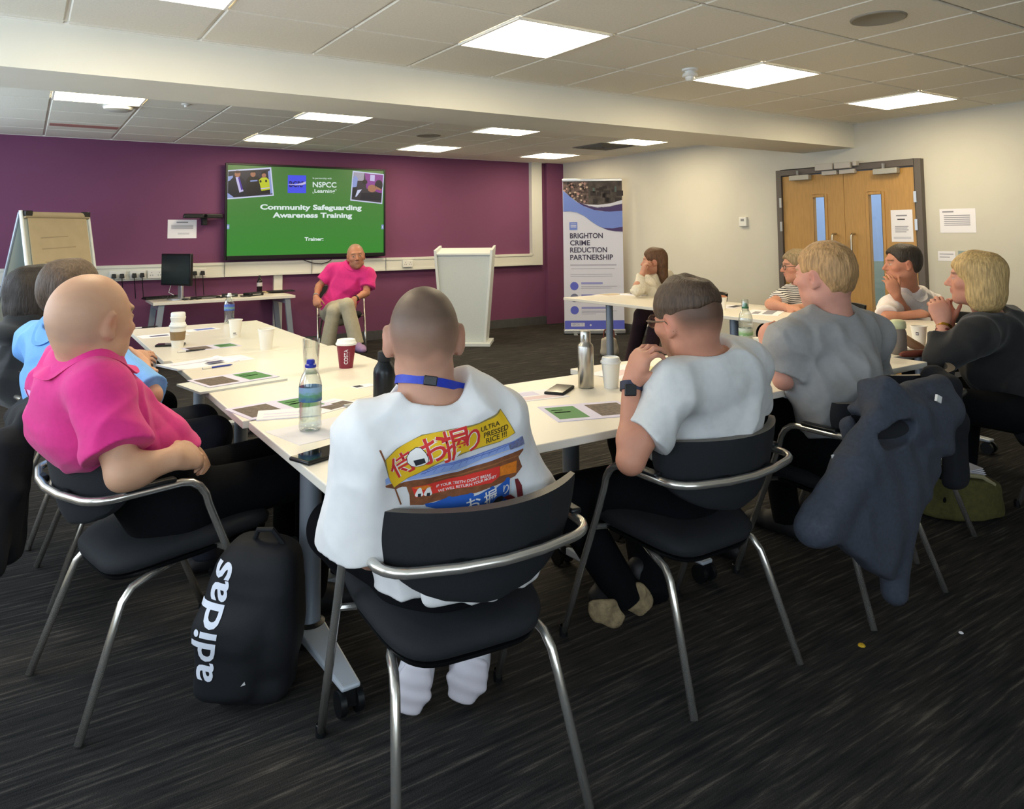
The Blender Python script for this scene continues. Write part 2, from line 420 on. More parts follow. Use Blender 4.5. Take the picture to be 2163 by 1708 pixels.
# air vent, square grille
p = at_z(1275, 309, H); o = empty('ceiling_vent', p, 0, 'dark square air vent in the far ceiling near the banner', 'vent')
mb = MB(); M_vent = mat('vent_grey', '#77736a', 0.6)
for k in range(5):
    a = .26-.05*k
    for s in (-1, 1):
        mb.box((s*a, 0, -.004-.002*k), (.012, 2*a+.012, .012), M_vent); mb.box((0, s*a, -.004-.002*k), (2*a-.012, .012, .012), M_vent)
mb.build('grille', o, smooth=False)
MB().box((0, 0, .0), (.5, .5, .004), mat('vent_shadow', '#3d3b38', 0.8)).build('backing', o, smooth=False)
# orange-red reflection on the ceiling, painted as a thin coloured strip
p = at_z(174, 266, H); q = MB().box((0, 0, 0), (.55, .16, .006), mat('pink_reflection_paint', '#a8766d', 0.7)).build('ceiling_reflection', smooth=False)
q.location = (GX+.3, p[1], H-.002); props(q, 'dull pink painted reflection on a far ceiling tile above the flipchart', 'strip')

# ------------------------------------------------------------------ trunking on the purple wall
M_trunk = mat('trunking', '#d4d4cc', 0.4)
mb = MB(); yT = D-.03
mb.box(((L+6.14)/2, yT, .945), (6.14-L, .06, .165), M_trunk)
mb.box(((L+6.14)/2, yT-.032, 1.012), (6.14-L, .012, .028), M_trunk); mb.box(((L+6.14)/2, yT-.032, .878), (6.14-L, .012, .028), M_trunk)
mb.box((6.235, yT, (0.862+H)/2), (.19, .06, H-.862), M_trunk); mb.box((6.15, yT-.034, (1.02+H)/2), (.02, .016, H-1.02), M_trunk)
for x in (1.9, 2.9, 3.86, 5.1): mb.box((x, yT-.036, .945), (.006, .016, .168), M_gplas)
struct(mb.build('trim_4', smooth=False))
slab('trim_5', (2.46, D-.04, .114), (2.56, D, .862), M_trunk)     # drop to the floor
def socket(x, z, w, label, black=0):
    o = empty('wall_socket', (x, D-.065, z), 0, label, 'socket', 'sockets along the white trunking')
    MB().box((0, -.012, 0), (w, .024, .09), M_wplas).build('faceplate', o, bevel=.004)
    for k in range(black):
        xx = -w/4+k*w/2
        pl = MB().box((xx, -.045, -.005), (.045, .05, .045), M_black, taper=.8).build('plug', o, bevel=.005)
        MB().tube([(xx, -.06, -.03), (xx, -.075, -.06), (xx+.01, -.04, -.14), (xx+.02, -.03, -.25)], .004, M_black).build('cable', pl)
    if not black:
        mb = MB()
        for xx in (-w/4, w/4):
            for dx, dz in ((0, .018), (-.011, -.01), (.011, -.01)): mb.box((xx+dx, -.0245, dz), (.007, .003, .012), M_gplas)
        mb.build('pin_holes', o, smooth=False)
socket(.83, .925, .15, 'white socket with dark plugs, leftmost on the trunking', 2)
socket(1.02, .925, .15, 'white socket with dark plugs, second along the trunking', 2)
socket(1.19, .925, .15, 'white socket faceplate on the trunking just left of the monitor')
socket(1.62, .925, .16, 'white socket with dark plugs just right of the monitor', 2)
socket(4.16, .945, .14, 'white double socket on the trunking beside the lectern')

# ------------------------------------------------------------------ wall screen
tv = empty('wall_screen', (2.85, D, 1.605), 0, 'large black-framed wall screen showing a green title slide', 'screen')
x0, x1, z0, z1 = 1.885, 3.835, 1.055, 2.155
def L3(x, y, z): return (x-2.85, y-D, z-1.605)
yF = D-.105
mb = MB(); mb.box(L3(2.86, D-.075, 1.605), (x1-x0-.02, .06, z1-z0-.02), M_black)
mb.build('casing', tv, bevel=.006)
mb = MB(); bz = .022
for a, b, c, d in ((x0, x0+bz, z0, z1), (x1-bz, x1, z0, z1), (x0+bz, x1-bz, z1-bz, z1), (x0+bz, x1-bz, z0, z0+.045)):
    mb.box(L3((a+b)/2, D-.1, (c+d)/2), (b-a, .03, d-c), M_black)
mb.build('bezel', tv, smooth=False, bevel=.003)
MB().box(L3(2.86, D-.03, 1.6), (.9, .06, .6), M_black2).build('wall_bracket', tv, smooth=False)
sx0, sx1, sz0, sz1 = x0+bz, x1-bz, z0+.045, z1-bz; sw, sh = sx1-sx0, sz1-sz0
def E_(name, col, s=1.0): return mat(name, '#050505', 0.4, emit=col, estr=SLIDE*s)
S_green = bpy.data.materials.new('slide_green'); S_green.use_nodes = True
nt = S_green.node_tree; b_ = nt.nodes['Principled BSDF']; b_.inputs['Base Color'].default_value = (.01, .01, .01, 1); b_.inputs['Roughness'].default_value = .35
tc = nt.nodes.new('ShaderNodeTexCoord'); sp = nt.nodes.new('ShaderNodeSeparateXYZ'); nt.links.new(tc.outputs['Object'], sp.inputs[0])
mr = nt.nodes.new('ShaderNodeMapRange'); mr.inputs[1].default_value = -.5; mr.inputs[2].default_value = .5; nt.links.new(sp.outputs['Z'], mr.inputs[0])
cr = nt.nodes.new('ShaderNodeValToRGB'); cr.color_ramp.elements[0].color = (*lin('#2f8a2c'), 1); cr.color_ramp.elements[1].color = (*lin('#437838'), 1)
nt.links.new(mr.outputs[0], cr.inputs[0]); nt.links.new(cr.outputs[0], b_.inputs['Emission Color']); b_.inputs['Emission Strength'].default_value = SLIDE
fa = Flat(L3(sx0, D-.1052, sz0), (1, 0, 0), (0, 0, 1), (0, -1, 0))
fa.rect(0, 0, sw, sh, S_green, 0)
scr = fa.build('display', tv)
def sp_(x, y):                                         # slide position from the photo's close view
    u = (x-207)/1772; top = 155+(x-215)*.034; bot = 1205-(x-195)*.022
    return (u*sw, (1-(y-top)/(bot-top))*sh)
wht = E_('slide_white', '#e8f6f4', 1.0); navy = E_('slide_navy', '#15182b'); skin_e = E_('slide_skin', '#a9745c')
sl = Flat(L3(sx0, D-.1054, sz0), (1, 0, 0), (0, 0, 1), (0, -1, 0))
def Q(pts, m, l): sl.poly([sp_(*p) for p in pts], m, l)
def EL(x, y, rx, ry, m, l): Q([(x+rx*math.cos(a*math.pi/9), y+ry*math.sin(a*math.pi/9)) for a in range(18)], m, l)
frm = E_('slide_photo_rim', '#cfd4f4'); blk = E_('slide_black', '#17141d'); hiv = E_('slide_hivis', '#c3cf25'); pur = E_('slide_purple', '#4a2a9a'); sky = E_('slide_sky', '#8fa0d8'); lil = E_('slide_lilac', '#c9c2ee')
Q([(212, 218), (660, 180), (693, 510), (209, 556)], frm, 1)
Q([(214, 232), (646, 200), (678, 496), (210, 540)], E_('slide_photo_dark', '#2c2b3c'), 2)
Q([(213, 290), (262, 280), (262, 330), (213, 345)], sky, 3); Q([(210, 480), (275, 530), (210, 540)], sky, 3); Q([(625, 230), (646, 215), (676, 480), (655, 490)], sky, 3)
Q([(215, 360), (255, 310), (290, 292), (345, 300), (385, 340), (400, 400), (395, 510), (270, 528), (225, 470)], navy, 4)
Q([(288, 300), (325, 296), (372, 460), (330, 476)], lil, 5); Q([(312, 300), (328, 300), (366, 440), (348, 450)], pur, 6); EL(308, 262, 30, 37, skin_e, 5); EL(308, 238, 30, 17, E_('slide_hair', '#4a3638'), 6)
Q([(400, 330), (425, 290), (520, 285), (545, 320), (545, 500), (400, 512)], blk, 4); EL(468, 262, 27, 33, skin_e, 5); Q([(438, 245), (445, 222), (497, 218), (502, 240)], blk, 6); Q([(440, 335), (515, 328), (515, 342), (440, 350)], sky, 6)
Q([(530, 330), (560, 300), (610, 298), (640, 330), (650, 440), (560, 460)], hiv, 5); EL(583, 275, 23, 27, skin_e, 6); Q([(556, 255), (562, 228), (608, 225), (612, 250)], blk, 7)
EL(548, 345, 11, 15, blk, 6); EL(607, 340, 11, 15, blk, 6); Q([(548, 455), (650, 438), (650, 475), (552, 490)], blk, 5); Q([(550, 425), (645, 412), (645, 422), (551, 436)], lil, 6)
Q([(1592, 213), (1983, 250), (1960, 602), (1563, 563)], frm, 1)
Q([(1605, 228), (1970, 262), (1948, 588), (1578, 550)], E_('slide_room_dark', '#34303c'), 2)
Q([(1605, 228), (1735, 240), (1725, 330), (1600, 330)], E_('slide_room_wall', '#a6a2b4'), 3); Q([(1740, 240), (1970, 262), (1955, 480), (1760, 420)], E_('slide_room_purple', '#8a3a94'), 3)
Q([(1808, 258), (1865, 264), (1862, 335), (1805, 330)], lil, 4)
Q([(1590, 320), (1620, 265), (1655, 300), (1640, 400), (1588, 410)], sky, 4); Q([(1590, 405), (1645, 405), (1628, 520), (1592, 520)], navy, 4)
Q([(1650, 440), (1705, 430), (1640, 515), (1620, 520)], frm, 4); EL(1740, 345, 32, 28, blk, 4); EL(1830, 420, 55, 45, skin_e, 4); EL(1915, 380, 50, 60, navy, 5); Q([(1700, 470), (1950, 470), (1945, 560), (1680, 550)], navy, 4)
Q([(1870, 390), (1950, 430), (1940, 445), (1880, 430)], skin_e, 6)
Q([(843, 270), (1047, 272), (1047, 478), (842, 476)], E_('slide_logo_blue', '#4a55f0'), 1)
def txt(string, xl, xr, yb, m, bold=.03, h=None, l=3):
    a = sp_(xl, yb); b = sp_(xr, yb); V, F = text_fit(string, b[0]-a[0], bold=bold, height=h)
    sl.geo(V, F, a[0], a[1], m, l, math.atan2(b[1]-a[1], b[0]-a[0])*.5)
dkb = E_('slide_logo_ink', '#16155a'); hpx = sh/1040
txt('BCRP', 860, 1030, 405, dkb, .03, 68*hpx, 2)
Q([(850, 372), (920, 376), (1000, 360), (1042, 340), (1042, 372), (1000, 385), (920, 384), (850, 380)], lil, 4)
txt('In partnership with', 1122, 1340, 312, wht, 0, 22*hpx, 2)
txt('NSPCC', 1122, 1397, 407, wht, .02, 64*hpx, 2)
txt('Learning', 1142, 1382, 470, wht, .02, 42*hpx, 2)
Q([(1122, 462), (1128, 462), (1128, 476), (1138, 476), (1138, 481), (1122, 481)], wht, 2); Q([(1380, 432), (1396, 432), (1396, 446), (1391, 446), (1391, 437), (1380, 437)], wht, 2)
txt('Community Safeguarding', 548, 1702, 668, wht, .036, 60*hpx)
txt('Awareness Training', 682, 1586, 762, wht, .036, 60*hpx)
txt('Trainer:', 1035, 1250, 1031, wht, .032, 42*hpx)
for x in (206, 1950): Q([(x, 843), (x+28, 843), (x+28, 897), (x, 897)], sky, 1); Q([(x+10, 862), (x+18, 862), (x+18, 880), (x+10, 880)], wht, 2)
sl.build('slide_artwork', scr)

# camera bar on the wall to the left of the screen
o = empty('camera_bar', (1.68, D, 1.55), 0, 'black conference camera bar on an arm left of the screen', 'camera bar')
MB().box((-.02, -.09, .0), (.42, .06, .05), M_black, taper=.95).build('housing', o, bevel=.01)
MB().box((.0, -.04, -.05), (.05, .09, .10), M_black2).build('bracket', o, bevel=.004)
MB().tube([(0, -.128, 0), (0, -.118, 0)], .018, mat('lens_glass', '#050508', 0.1), seg=16).build('lens', o)
# cable loop under the screen
c = MB().tube([at_y(*q, D-.075) for q in ((640, 548), (650, 552), (664, 556), (680, 557), (693, 553), (700, 548))], .005, M_black).build('hanging_cable'); props(c, 'thin black cable looping below the wall screen', 'cable')
# notice papers
def notice(name, o, ux, uy, n, w, h, label, rows, cat='notice'):
    e = empty(name, o, 0, label, cat)
    f = Flat((0, 0, 0), ux, uy, n); f.mb.prism([f.P(0, 0), f.P(w, 0), f.P(w, h), f.P(0, h)], np.array(n)*.0015, M_paper)
    f.build('sheet', e)
    g = Flat(np.array(n)*.0016, ux, uy, n)
    for (t, a, b, hh, m) in rows: g.rect(w*a, h*(1-t)-hh/2, w*b, h*(1-t)+hh/2, m, 1)
    g.build('print', e); return e
notice('wall_notice', (1.312, D-.001, 1.305), (1, 0, 0), (0, 0, 1), (0, -1, 0), .297, .205, 'landscape white notice on the purple wall left of the screen',
       [(.14, .3, .7, .012, M_ink)]+[(.3+.06*k, .12, .88, .006, M_ink) for k in range(4)]+[(.75, .35, .75, .02, mat('print_pale', '#c9c9d2', .8))])

# ------------------------------------------------------------------ double door
dr = struct(empty('door_1', (R, (DY0+DY1)/2, 0)))
YC = (DY0+DY1)/2
M_frame = mat('door_frame_grey', '#5f5751', 0.55); 
def oak():
    m = mat('oak_veneer', '#b3894d', 0.45, noise=0.10, nscale=14, stretch=(6, 6, .5)); return m
M_oak = oak()
mb = MB(); fw = .06
mb.box((.02, DY0-YC+fw/2, DZ/2), (.16, fw, DZ), M_frame); mb.box((.02, DY1-YC-fw/2, DZ/2), (.16, fw, DZ), M_frame); mb.box((.02, 0, DZ-fw/2), (.16, DY1-DY0-2*fw, fw), M_frame)
mb.build('frame', dr, smooth=False, bevel=.004)
M_dglass = thin_glass('door_glass', (0.93, 0.97, 1.0), 0.08)
def leaf(ya, yb, gy0, gy1, hy):
    """ya<yb leaf span, gy glass span, hy handle position"""
    e = empty('door_leaf', (0, 0, 0)); e.parent = dr
    mb = MB(); zt = DZ-fw-.004; g0, g1 = .52, 1.66
    X = -.012; th = .045
    mb.box((X, (ya+gy0)/2, zt/2), (th, gy0-ya, zt-.012), M_oak); mb.box((X, (yb+gy1)/2, zt/2), (th, yb-gy1, zt-.012), M_oak)
    mb.box((X, (gy0+gy1)/2, g0/2+.003), (th, gy1-gy0, g0-.006), M_oak); mb.box((X, (gy0+gy1)/2, (g1+zt)/2-.003), (th, gy1-gy0, zt-g1-.006), M_oak)
    mb.build('panel', e, smooth=False)
    m2 = MB(); w = .028
    for a, b, c, d in ((gy0-w, gy0, g0-w, g1+w), (gy1, gy1+w, g0-w, g1+w), (gy0, gy1, g0-w, g0), (gy0, gy1, g1, g1+w)):
        m2.box((X-.026, (a+b)/2, (c+d)/2), (.012, b-a, d-c), M_oak)
    m2.build('glazing_bead', e, smooth=False, bevel=.002)
    MB().poly([(X, gy0, g0), (X, gy1, g0), (X, gy1, g1), (X, gy0, g1)], M_dglass).build('glass_pane', e, smooth=False)
    z0, z1 = .87, 1.29; xx = X-.022
    MB().tube([(xx, hy, z0), (xx-.045, hy, z0), (xx-.06, hy, z0+.015), (xx-.06, hy, z1-.015), (xx-.045, hy, z1), (xx, hy, z1)], .010, M_steel, seg=12).build('handle', e)
    return e
hw = fw+.004
l1 = leaf(DY0-YC+hw, -.002, 3.855-YC, 3.985-YC, 4.14-YC); l2 = leaf(.002, DY1-YC-hw, 4.445-YC, 4.575-YC, 4.34-YC)
def closer(y, e):
    o = MB().box((-.075, y-YC, 1.868), (.06, .23, .055), mat('closer_grey', '#a9a69c', .4, metal=.3)).build('closer', e, bevel=.006)
    MB().box((-.085, y-YC+.02, 1.915), (.02, .02, .05), M_gplas).build('closer_arm', o, smooth=False)
closer(3.78, l1); closer(4.69, l2)
for y, z in ((DY1-.055, 1.62), (DY1-.055, 1.37), (DY0+.055, 1.62), (DY0+.055, 1.37)):
    MB().box((-.064, y-YC, z), (.012, .025, .10), M_silver).build('hinge', dr, smooth=False)
M_mag = mat('magnet_box', '#b5afa8', .5)
for y, z, w, h in ((4.40, 1.955, .19, .065), (4.20, 1.955, .17, .06), (4.07, 1.965, .04, .05)):
    MB().box((-.085, y-YC, z), (.05, w, h), M_mag).build('door_magnet', dr, bevel=.004)
for y, w, e in ((4.36, .16, l2), (4.17, .16, l1)): MB().box((-.06, y-YC, 1.895), (.045, w, .042), M_mag).build('magnet_plate', e, bevel=.003)
# corridor beyond the door
slab('wall_corridor', (R+1.9, DY0-2.2, 0), (R+2.0, DY1+3.2, 2.8), wall_paint('corridor_blue', '#93a6c6'))
slab('trim_6', (R+1.88, DY0-2.2, 0), (R+1.9, DY1+3.2, .95), wall_paint('corridor_green', '#8a9486'))
slab('ceiling_corridor', (R+.2, DY0-2.2, 2.5), (R+2.0, DY1+3.2, 2.6), M_white)
o = empty('corridor_fill_light', (R+1.0, 5.3, 2.49), 0, 'added unseen light that brightens the corridor behind the door glass', 'ceiling light')  # unseen lamp added to brighten the corridor seen through the glass
MB().box((0, 0, 0), (.3, 1.2, .02), M_lf).build('frame', o, smooth=False)
MB().poly([(-.14, -.58, -.012), (-.14, .58, -.012), (.14, .58, -.012), (.14, -.58, -.012)], mat('corridor_fill_panel', '#ffffff', .5, emit=(.85, .93, 1.0), estr=14)).build('diffuser', o, smooth=False)

# notices by the door
nx = ((0, -1, 0), (0, 0, 1), (-1, 0, 0))
notice('door_notice', (R-.0355, 3.775, 1.215), *nx, .20, .292, 'portrait white notice stuck on the oak door leaf',
       [(.18, .25, .75, .012, M_ink), (.3, .3, .65, .012, M_inkd), (.52, .18, .8, .006, M_ink), (.57, .18, .75, .006, M_ink), (.63, .18, .8, .006, M_ink), (.69, .18, .7, .006, M_ink), (.88, .1, .9, .02, mat('print_pale', '#c9c9d2', .8))])
notice('wall_notice', (R-.001, 3.355, 1.295), *nx, .295, .207, 'landscape white notice on the white wall right of the door',
       [(.12, .08, .4, .012, M_ink)]+[(.28+.08*k, .12, .85, .007, M_ink) for k in range(6)])
notice('wall_notice', (R-.001, 3.385, 1.05), *nx, .145, .085, 'small white card low on the wall, left of the green sign', [(.3, .1, .9, .006, M_ink), (.6, .1, .7, .006, M_ink)])
e = notice('fire_sign', (R-.001, 3.215, 1.04), *nx, .19, .10, 'small grey and green safety sign behind the blonde woman', [])
g = Flat((-.0018, 0, 0), *nx); g.rect(.0, .0, .08, .1, mat('sign_grey', '#8b9a97', .6), 1); g.rect(.085, .045, .19, .1, mat('sign_green', '#5d9a6c', .6), 1); g.rect(.02, .035, .05, .055, M_inkd, 2)
for k in range(3): g.rect(.10, .055+.013*k, .17, .061+.013*k, M_paper, 2)
g.build('sign_face', e)
o = empty('thermostat', (R, 5.475, 1.43), 0, 'small white box on the white wall between banner and doors', 'thermostat')
MB().box((-.016, 0, 0), (.032, .10, .105), M_wplas).build('casing', o, bevel=.006)
MB().box((-.034, .0, .02), (.004, .04, .025), M_gplas).build('window', o, smooth=False)
# ------------------------------------------------------------------ tables
M_top = mat('white_laminate', '#dfd9cc', 0.32, spec=0.5)
M_edge = mat('table_edge', '#d9d6cf', 0.4)
M_legm = mat('silver_grey_paint', '#9ba3ad', 0.38, metal=0.35)
M_foot = mat('pale_foot', '#b9c0c8', 0.4, metal=0.2)
TZ = 0.73
def table(x0, y0, x1, y1, along, label, ends=(1, 1), off=.0, reach=None):
    """along: 'x' or 'y' long axis; a T leg near each end"""
    cx, cy = (x0+x1)/2, (y0+y1)/2
    o = empty('meeting_table', (cx, cy, 0), 0, label, 'table', 'white meeting tables in a U')
    sx, sy = x1-x0-.004, y1-y0-.004
    MB().box((0, 0, TZ-.0125), (sx, sy, .025), M_top).build('tabletop', o, smooth=False, bevel=.003)
    lx = sx/2-.17 if along == 'x' else 0; ly = sy/2-.17 if along == 'y' else 0
    for s, on in zip((-1, 1), ends):
        if not on: continue
        if along == 'x': px, py, d = s*lx, off, (0, 1)
        else: px, py, d = off, s*ly, (1, 0)
        mb = MB(); mb.lathe([(0, .098), (.034, .098), (.034, TZ-.045), (0, TZ-.045)], M_legm, (px, py, 0), 24)
        leg = mb.build('leg', o)
        MB().lathe([(.036, .07), (.048, .075), (.048, .105), (.036, .112)], M_black, (px, py, 0), 24).build('collar', leg)
        hl = (sy/2-.04) if along == 'x' else (sx/2-.04)
        a, b = (-hl-off, hl-off) if reach is None else reach
        mb = MB()
        for e in (a, b):
            p = Vector((px, py, 0)); q = p+Vector((d[0]*e, d[1]*e, 0)); w = Vector((-d[1], d[0], 0))
            mb.add([p+w*.045+Vector((0, 0, .07)), p-w*.045+Vector((0, 0, .07)), q-w*.028+Vector((0, 0, .07)), q+w*.028+Vector((0, 0, .07)),
                    p+w*.045+Vector((0, 0, .105)), p-w*.045+Vector((0, 0, .105)), q-w*.028+Vector((0, 0, .085)), q+w*.028+Vector((0, 0, .085))],
                   [(3, 2, 1, 0), (4, 5, 6, 7), (0, 1, 5, 4), (1, 2, 6, 5), (2, 3, 7, 6), (3, 0, 4, 7)], M_foot)
        ft = mb.build('foot', leg, smooth=False, bevel=.006)
        for e in (a, b):
            q = (px+d[0]*e*.95, py+d[1]*e*.95)
            mb = MB()
            for s2 in (-1, 1):
                w = (-d[1]*s2*.016, d[0]*s2*.016)
                P = [(q[0]+w[0], q[1]+w[1], .035), (q[0]+w[0]*2.1, q[1]+w[1]*2.1, .035)]
                mb.tube(P, .034, M_black, seg=20)
            mb.box((q[0], q[1], .05), (.03, .03, .05), M_black)
            mb.build('castor', leg)
        MB().box((px-(0 if along == 'x' else off*.6), py-(off*.6 if along == 'x' else 0), TZ-.035), ((.09 if along == 'x' else sx*.5), (sy*.5 if along == 'x' else .09), .02), M_legm).build('leg_bracket', leg, smooth=False)
    mb = MB()
    if along == 'x': mb.box((0, off, TZ-.05), (sx-.4, .05, .04), M_legm)
    else: mb.box((off, 0, TZ-.05), (.05, sy-.4, .04), M_legm)
    mb.build('crossbar', o, smooth=False)
    return o
table(.62, 1.74, 2.02, 2.50, 'x', 'white table at the near left corner, black-capped silver leg and pale foot showing', off=.27, reach=(-.36, .07))
table(2.025, 1.79, 3.425, 2.62, 'x', 'white table in front of the man in glasses, carrying the steel flask', off=.2, reach=(-.4, .1))
table(3.43, 1.95, 4.98, 2.77, 'x', 'white corner table at the right carrying the grey bottle with pale green lid', off=.2, reach=(-.4, .1))
table(.605, 2.51, 1.425, 3.93, 'y', 'left white table carrying the stacked booklets and red coffee cup')
table(.575, 3.935, 1.395, 5.40, 'y', 'far left white table nearest the computer desk')
table(4.165, 2.775, 4.985, 4.02, 'y', 'right white table in front of the woman in stripes', ends=(0, 1))
table(4.18, 4.025, 5.0, 5.49, 'y', 'far right white table where the woman in the cream cardigan leans')

# ------------------------------------------------------------------ chairs
M_fab = mat('black_upholstery', '#15171b', 0.85, noise=.2, nscale=300, bump=.15, bscale=700)
M_shell = mat('black_shell', '#08090b', 0.55, spec=.3, bump=.05, bscale=900)
M_rim = mat('taupe_rim', '#625b53', 0.5)
def chair(loc, rz, label):
    o = empty('conference_chair', (loc[0], loc[1], 0), rz, label, 'chair', 'black conference chairs with chrome rails')
    # seat cushion on its shell
    def seat_ring(z, gx, gy):
        P = []
        for k in range(40):
            a = 2*math.pi*k/40; c, s = math.cos(a), math.sin(a)
            x = math.copysign(abs(c)**.42, c); y = math.copysign(abs(s)**.42, s)
            wy = .262 if y < 0 else .235; wx = .225-.03*max(0, -y)+0*y
            P.append((x*(wx-gx), y*(wy-gy), z-.018+.07*y*(wy-gy)+(-.016*max(0, -y)**3-.02*max(0, y)**4)))
        return P
    def rings(lv, m, top=True):
        mb = MB(); V = []
        for z, gx, gy in lv: V += seat_ring(z, gx, gy)
        n = len(lv); F = [(i*40+j, i*40+(j+1) % 40, (i+1)*40+(j+1) % 40, (i+1)*40+j) for i in range(n-1) for j in range(40)]
        F.append(tuple(range(40))[::-1]); F.append(tuple(range((n-1)*40, n*40)))
        return mb.add(V, F, m)
    rings([(.415, .02, .02), (.425, .004, .004), (.445, 0, 0), (.462, .012, .012), (.470, .05, .05), (.468, .12, .12)], M_fab).build('seat', o, sharp=60)
    rings([(.375, .10, .10), (.385, .05, .05), (.405, .012, .012), (.414, .01, .01)], M_shell).build('seat_shell', o, sharp=60)
    # curved backrest, straight on top and rounded below
    nu, nv = 25, 15; V = []; F = []; K = []
    def pt(u, v, back):
        hw = .258*math.sqrt(max(0, 1-(1-v)**2.6)); hw = max(hw, .03)
        x = hw*u; bow = .105*(abs(x)/.25)**2.0
        z = .508+.222*v
        y = -.333+bow-.05*(v-.45)
        th = .040*(1-.35*abs(u)**6)*(1-(.20 if v > .5 else .5)*abs(2*v-1)**4)
        return (x, y-(th/2 if back else -th/2), z)
    for bk in (1, 0):
        for i in range(nv):
            for j in range(nu): V.append(pt(-1+2*j/(nu-1), i/(nv-1), bk))
    N = nu*nv
    for i in range(nv-1):
        for j in range(nu-1):
            a = i*nu+j; F.append((a, a+1, a+nu+1, a+nu)); b = a+N; F.append((b+nu, b+nu+1, b+1, b))
    rim = []
    for j in range(nu-1):
        a = (nv-1)*nu+j; rim.append((a, a+1, a+1+N, a+N)); F.append((j+1, j, j+N, j+1+N))
    for i in range(nv-1):
        a = i*nu; F.append((a, a+nu, a+nu+N, a+N)); a = i*nu+nu-1; F.append((a+nu, a, a+N, a+nu+N))
    mb = MB(); mb.add(V, F, M_fab); n0 = len(mb.V); mb.F += rim; mb.K += [mb.mi(M_rim)]*len(rim)
    mb.build('backrest', o, sharp=50)
    # one chrome tube: front leg, arm, round the back, arm, front leg
    def arc(ax, ay, r, a0, a1, z, n=8): return [(ax+r*math.cos(a0+(a1-a0)*k/n), ay+r*math.sin(a0+(a1-a0)*k/n), z) for k in range(n+1)]
    zr = .622
    half = [(.262, .200, .006), (.262, .10, .25), (.262, .015, .45), (.262, -.022, zr-.08)]+[(.262, -.022-.065*(1-math.cos(t))-.01*t, zr-.08+.08*math.sin(t)) for t in (.4, .8, 1.2, math.pi/2)]+[(.262, -.14, zr), (.262, -.19, zr)]
    half += [(.262, -.235, zr)]+[(.262-.085*(1-math.cos(t)), -.265-.085*math.sin(t), zr-.002*t) for t in (.3, .6, .9, 1.2, 1.45)]
    mid = [(.10, -.370, zr-.004), (0, -.378, zr-.005), (-.10, -.370, zr-.004)]
    P = half+mid+[(-x, y, z) for x, y, z in half[::-1]]
    MB().tube(P, .0115, M_chrome, seg=12).build('arm_rail', o, sharp=None)
    for s in (-1, 1):
        MB().box((s*.262, -.19, zr+.015), (.03, .14, .014), M_black).build('arm_pad', o, bevel=.006)
        MB().tube([(s*.14, -.05, .365), (s*.185, -.16, .358), (s*.193, -.208, .345), (s*.199, -.235, .315), (s*.204, -.252, .27), (s*.232, -.345, .004)], .0115, M_chrome, seg=12).build('rear_leg', o, sharp=None)
        MB().tube([(s*.262, .035, .40), (s*.19, .035, .39)], .009, M_chrome, seg=8).build('seat_bracket', o)
        MB().lathe([(0, 0), (.014, 0), (.014, .03), (.0118, .032)], M_black, (s*.262, .200, 0), 14).build('foot_cap', o)
        MB().box((s*.10, -.360, zr-.003), (.045, .026, .020), M_black).build('rail_clip', o, bevel=.006)
    return o

# ------------------------------------------------------------------ computer desk by the purple wall
o = empty('computer_desk', (1.80, 8.42, 0), 0, 'narrow white desk on splayed grey legs below the wall screen', 'desk')
MB().box((0, 0, .655), (1.42, .56, .03), M_top).build('desktop', o, smooth=False, bevel=.003)
for sx in (-1, 1):
    for sy in (-1, 1):
        a = Vector((sx*.63, sy*.24, .64)); b = Vector((sx*.70, sy*.24, 0)); w = Vector((.028, 0, 0)); d = Vector((0, .018, 0))
        mb = MB(); mb.add([b-w-d, b+w-d, b+w+d, b-w+d, a-w-d, a+w-d, a+w+d, a-w+d], [(3, 2, 1, 0), (4, 5, 6, 7), (0, 1, 5, 4), (1, 2, 6, 5), (2, 3, 7, 6), (3, 0, 4, 7)], M_legm)
        mb.build('leg', o, smooth=False)
    MB().box((sx*.63, 0, .61), (.05, .46, .05), M_legm).build('end_rail', o, smooth=False)
DZt = .67
p = at_z(376, 632, DZt)
o = empty('computer_monitor', (p[0], p[1], DZt), math.radians(-62), 'dark computer monitor turned aside on the computer desk', 'monitor')
MB().box((0, -.02, .31), (.46, .035, .33), M_black).build('casing', o, bevel=.006)
MB().box((0, -.0385, .31), (.43, .003, .295), mat('dark_display', '#1d2a2a', .25)).build('display', o, smooth=False)
MB().box((0, .03, .12), (.06, .03, .22), M_silver).build('stand', o, bevel=.006)
MB().lathe([(0, 0), (.11, 0), (.11, .008), (.03, .018), (0, .018)], M_silver).build('base', o)
def lay(px, py, z): return at_z(px, py, z)
p = lay(340, 630, DZt); o = empty('keyboard', (p[0]+.02, p[1]-.02, DZt), .2, 'black keyboard at the left end of the computer desk', 'keyboard')
MB().box((0, 0, .009), (.40, .14, .018), M_black, taper=.97).build('base', o, bevel=.003)
mb = MB()
for i in range(13):
    for j in range(5): mb.box((-.175+.029*i, -.05+.026*j, .021), (.022, .019, .008), M_black2)
mb.build('keys', o, smooth=False); o.children[1]['kind'] = 'stuff'
for (px, py, w, d, h, rz, lb) in ((1.62, 8.36, .26, .14, .022, .3, 'flat black device beside the monitor stand on the computer desk'), (1.88, 8.42, .16, .12, .03, -.2, 'black box in the middle of the computer desk clutter'), (2.12, 8.38, .18, .12, .035, .4, 'black box left of the dark drink bottle')):
    o = empty('media_box', (px, py, DZt), rz, lb, 'box')
    MB().box((0, 0, h/2), (w, d, h), M_black).build('casing', o, bevel=.005); MB().box((0, -d/2-.001, h/2), (w*.6, .002, h*.3), M_gplas).build('front_strip', o, smooth=False)
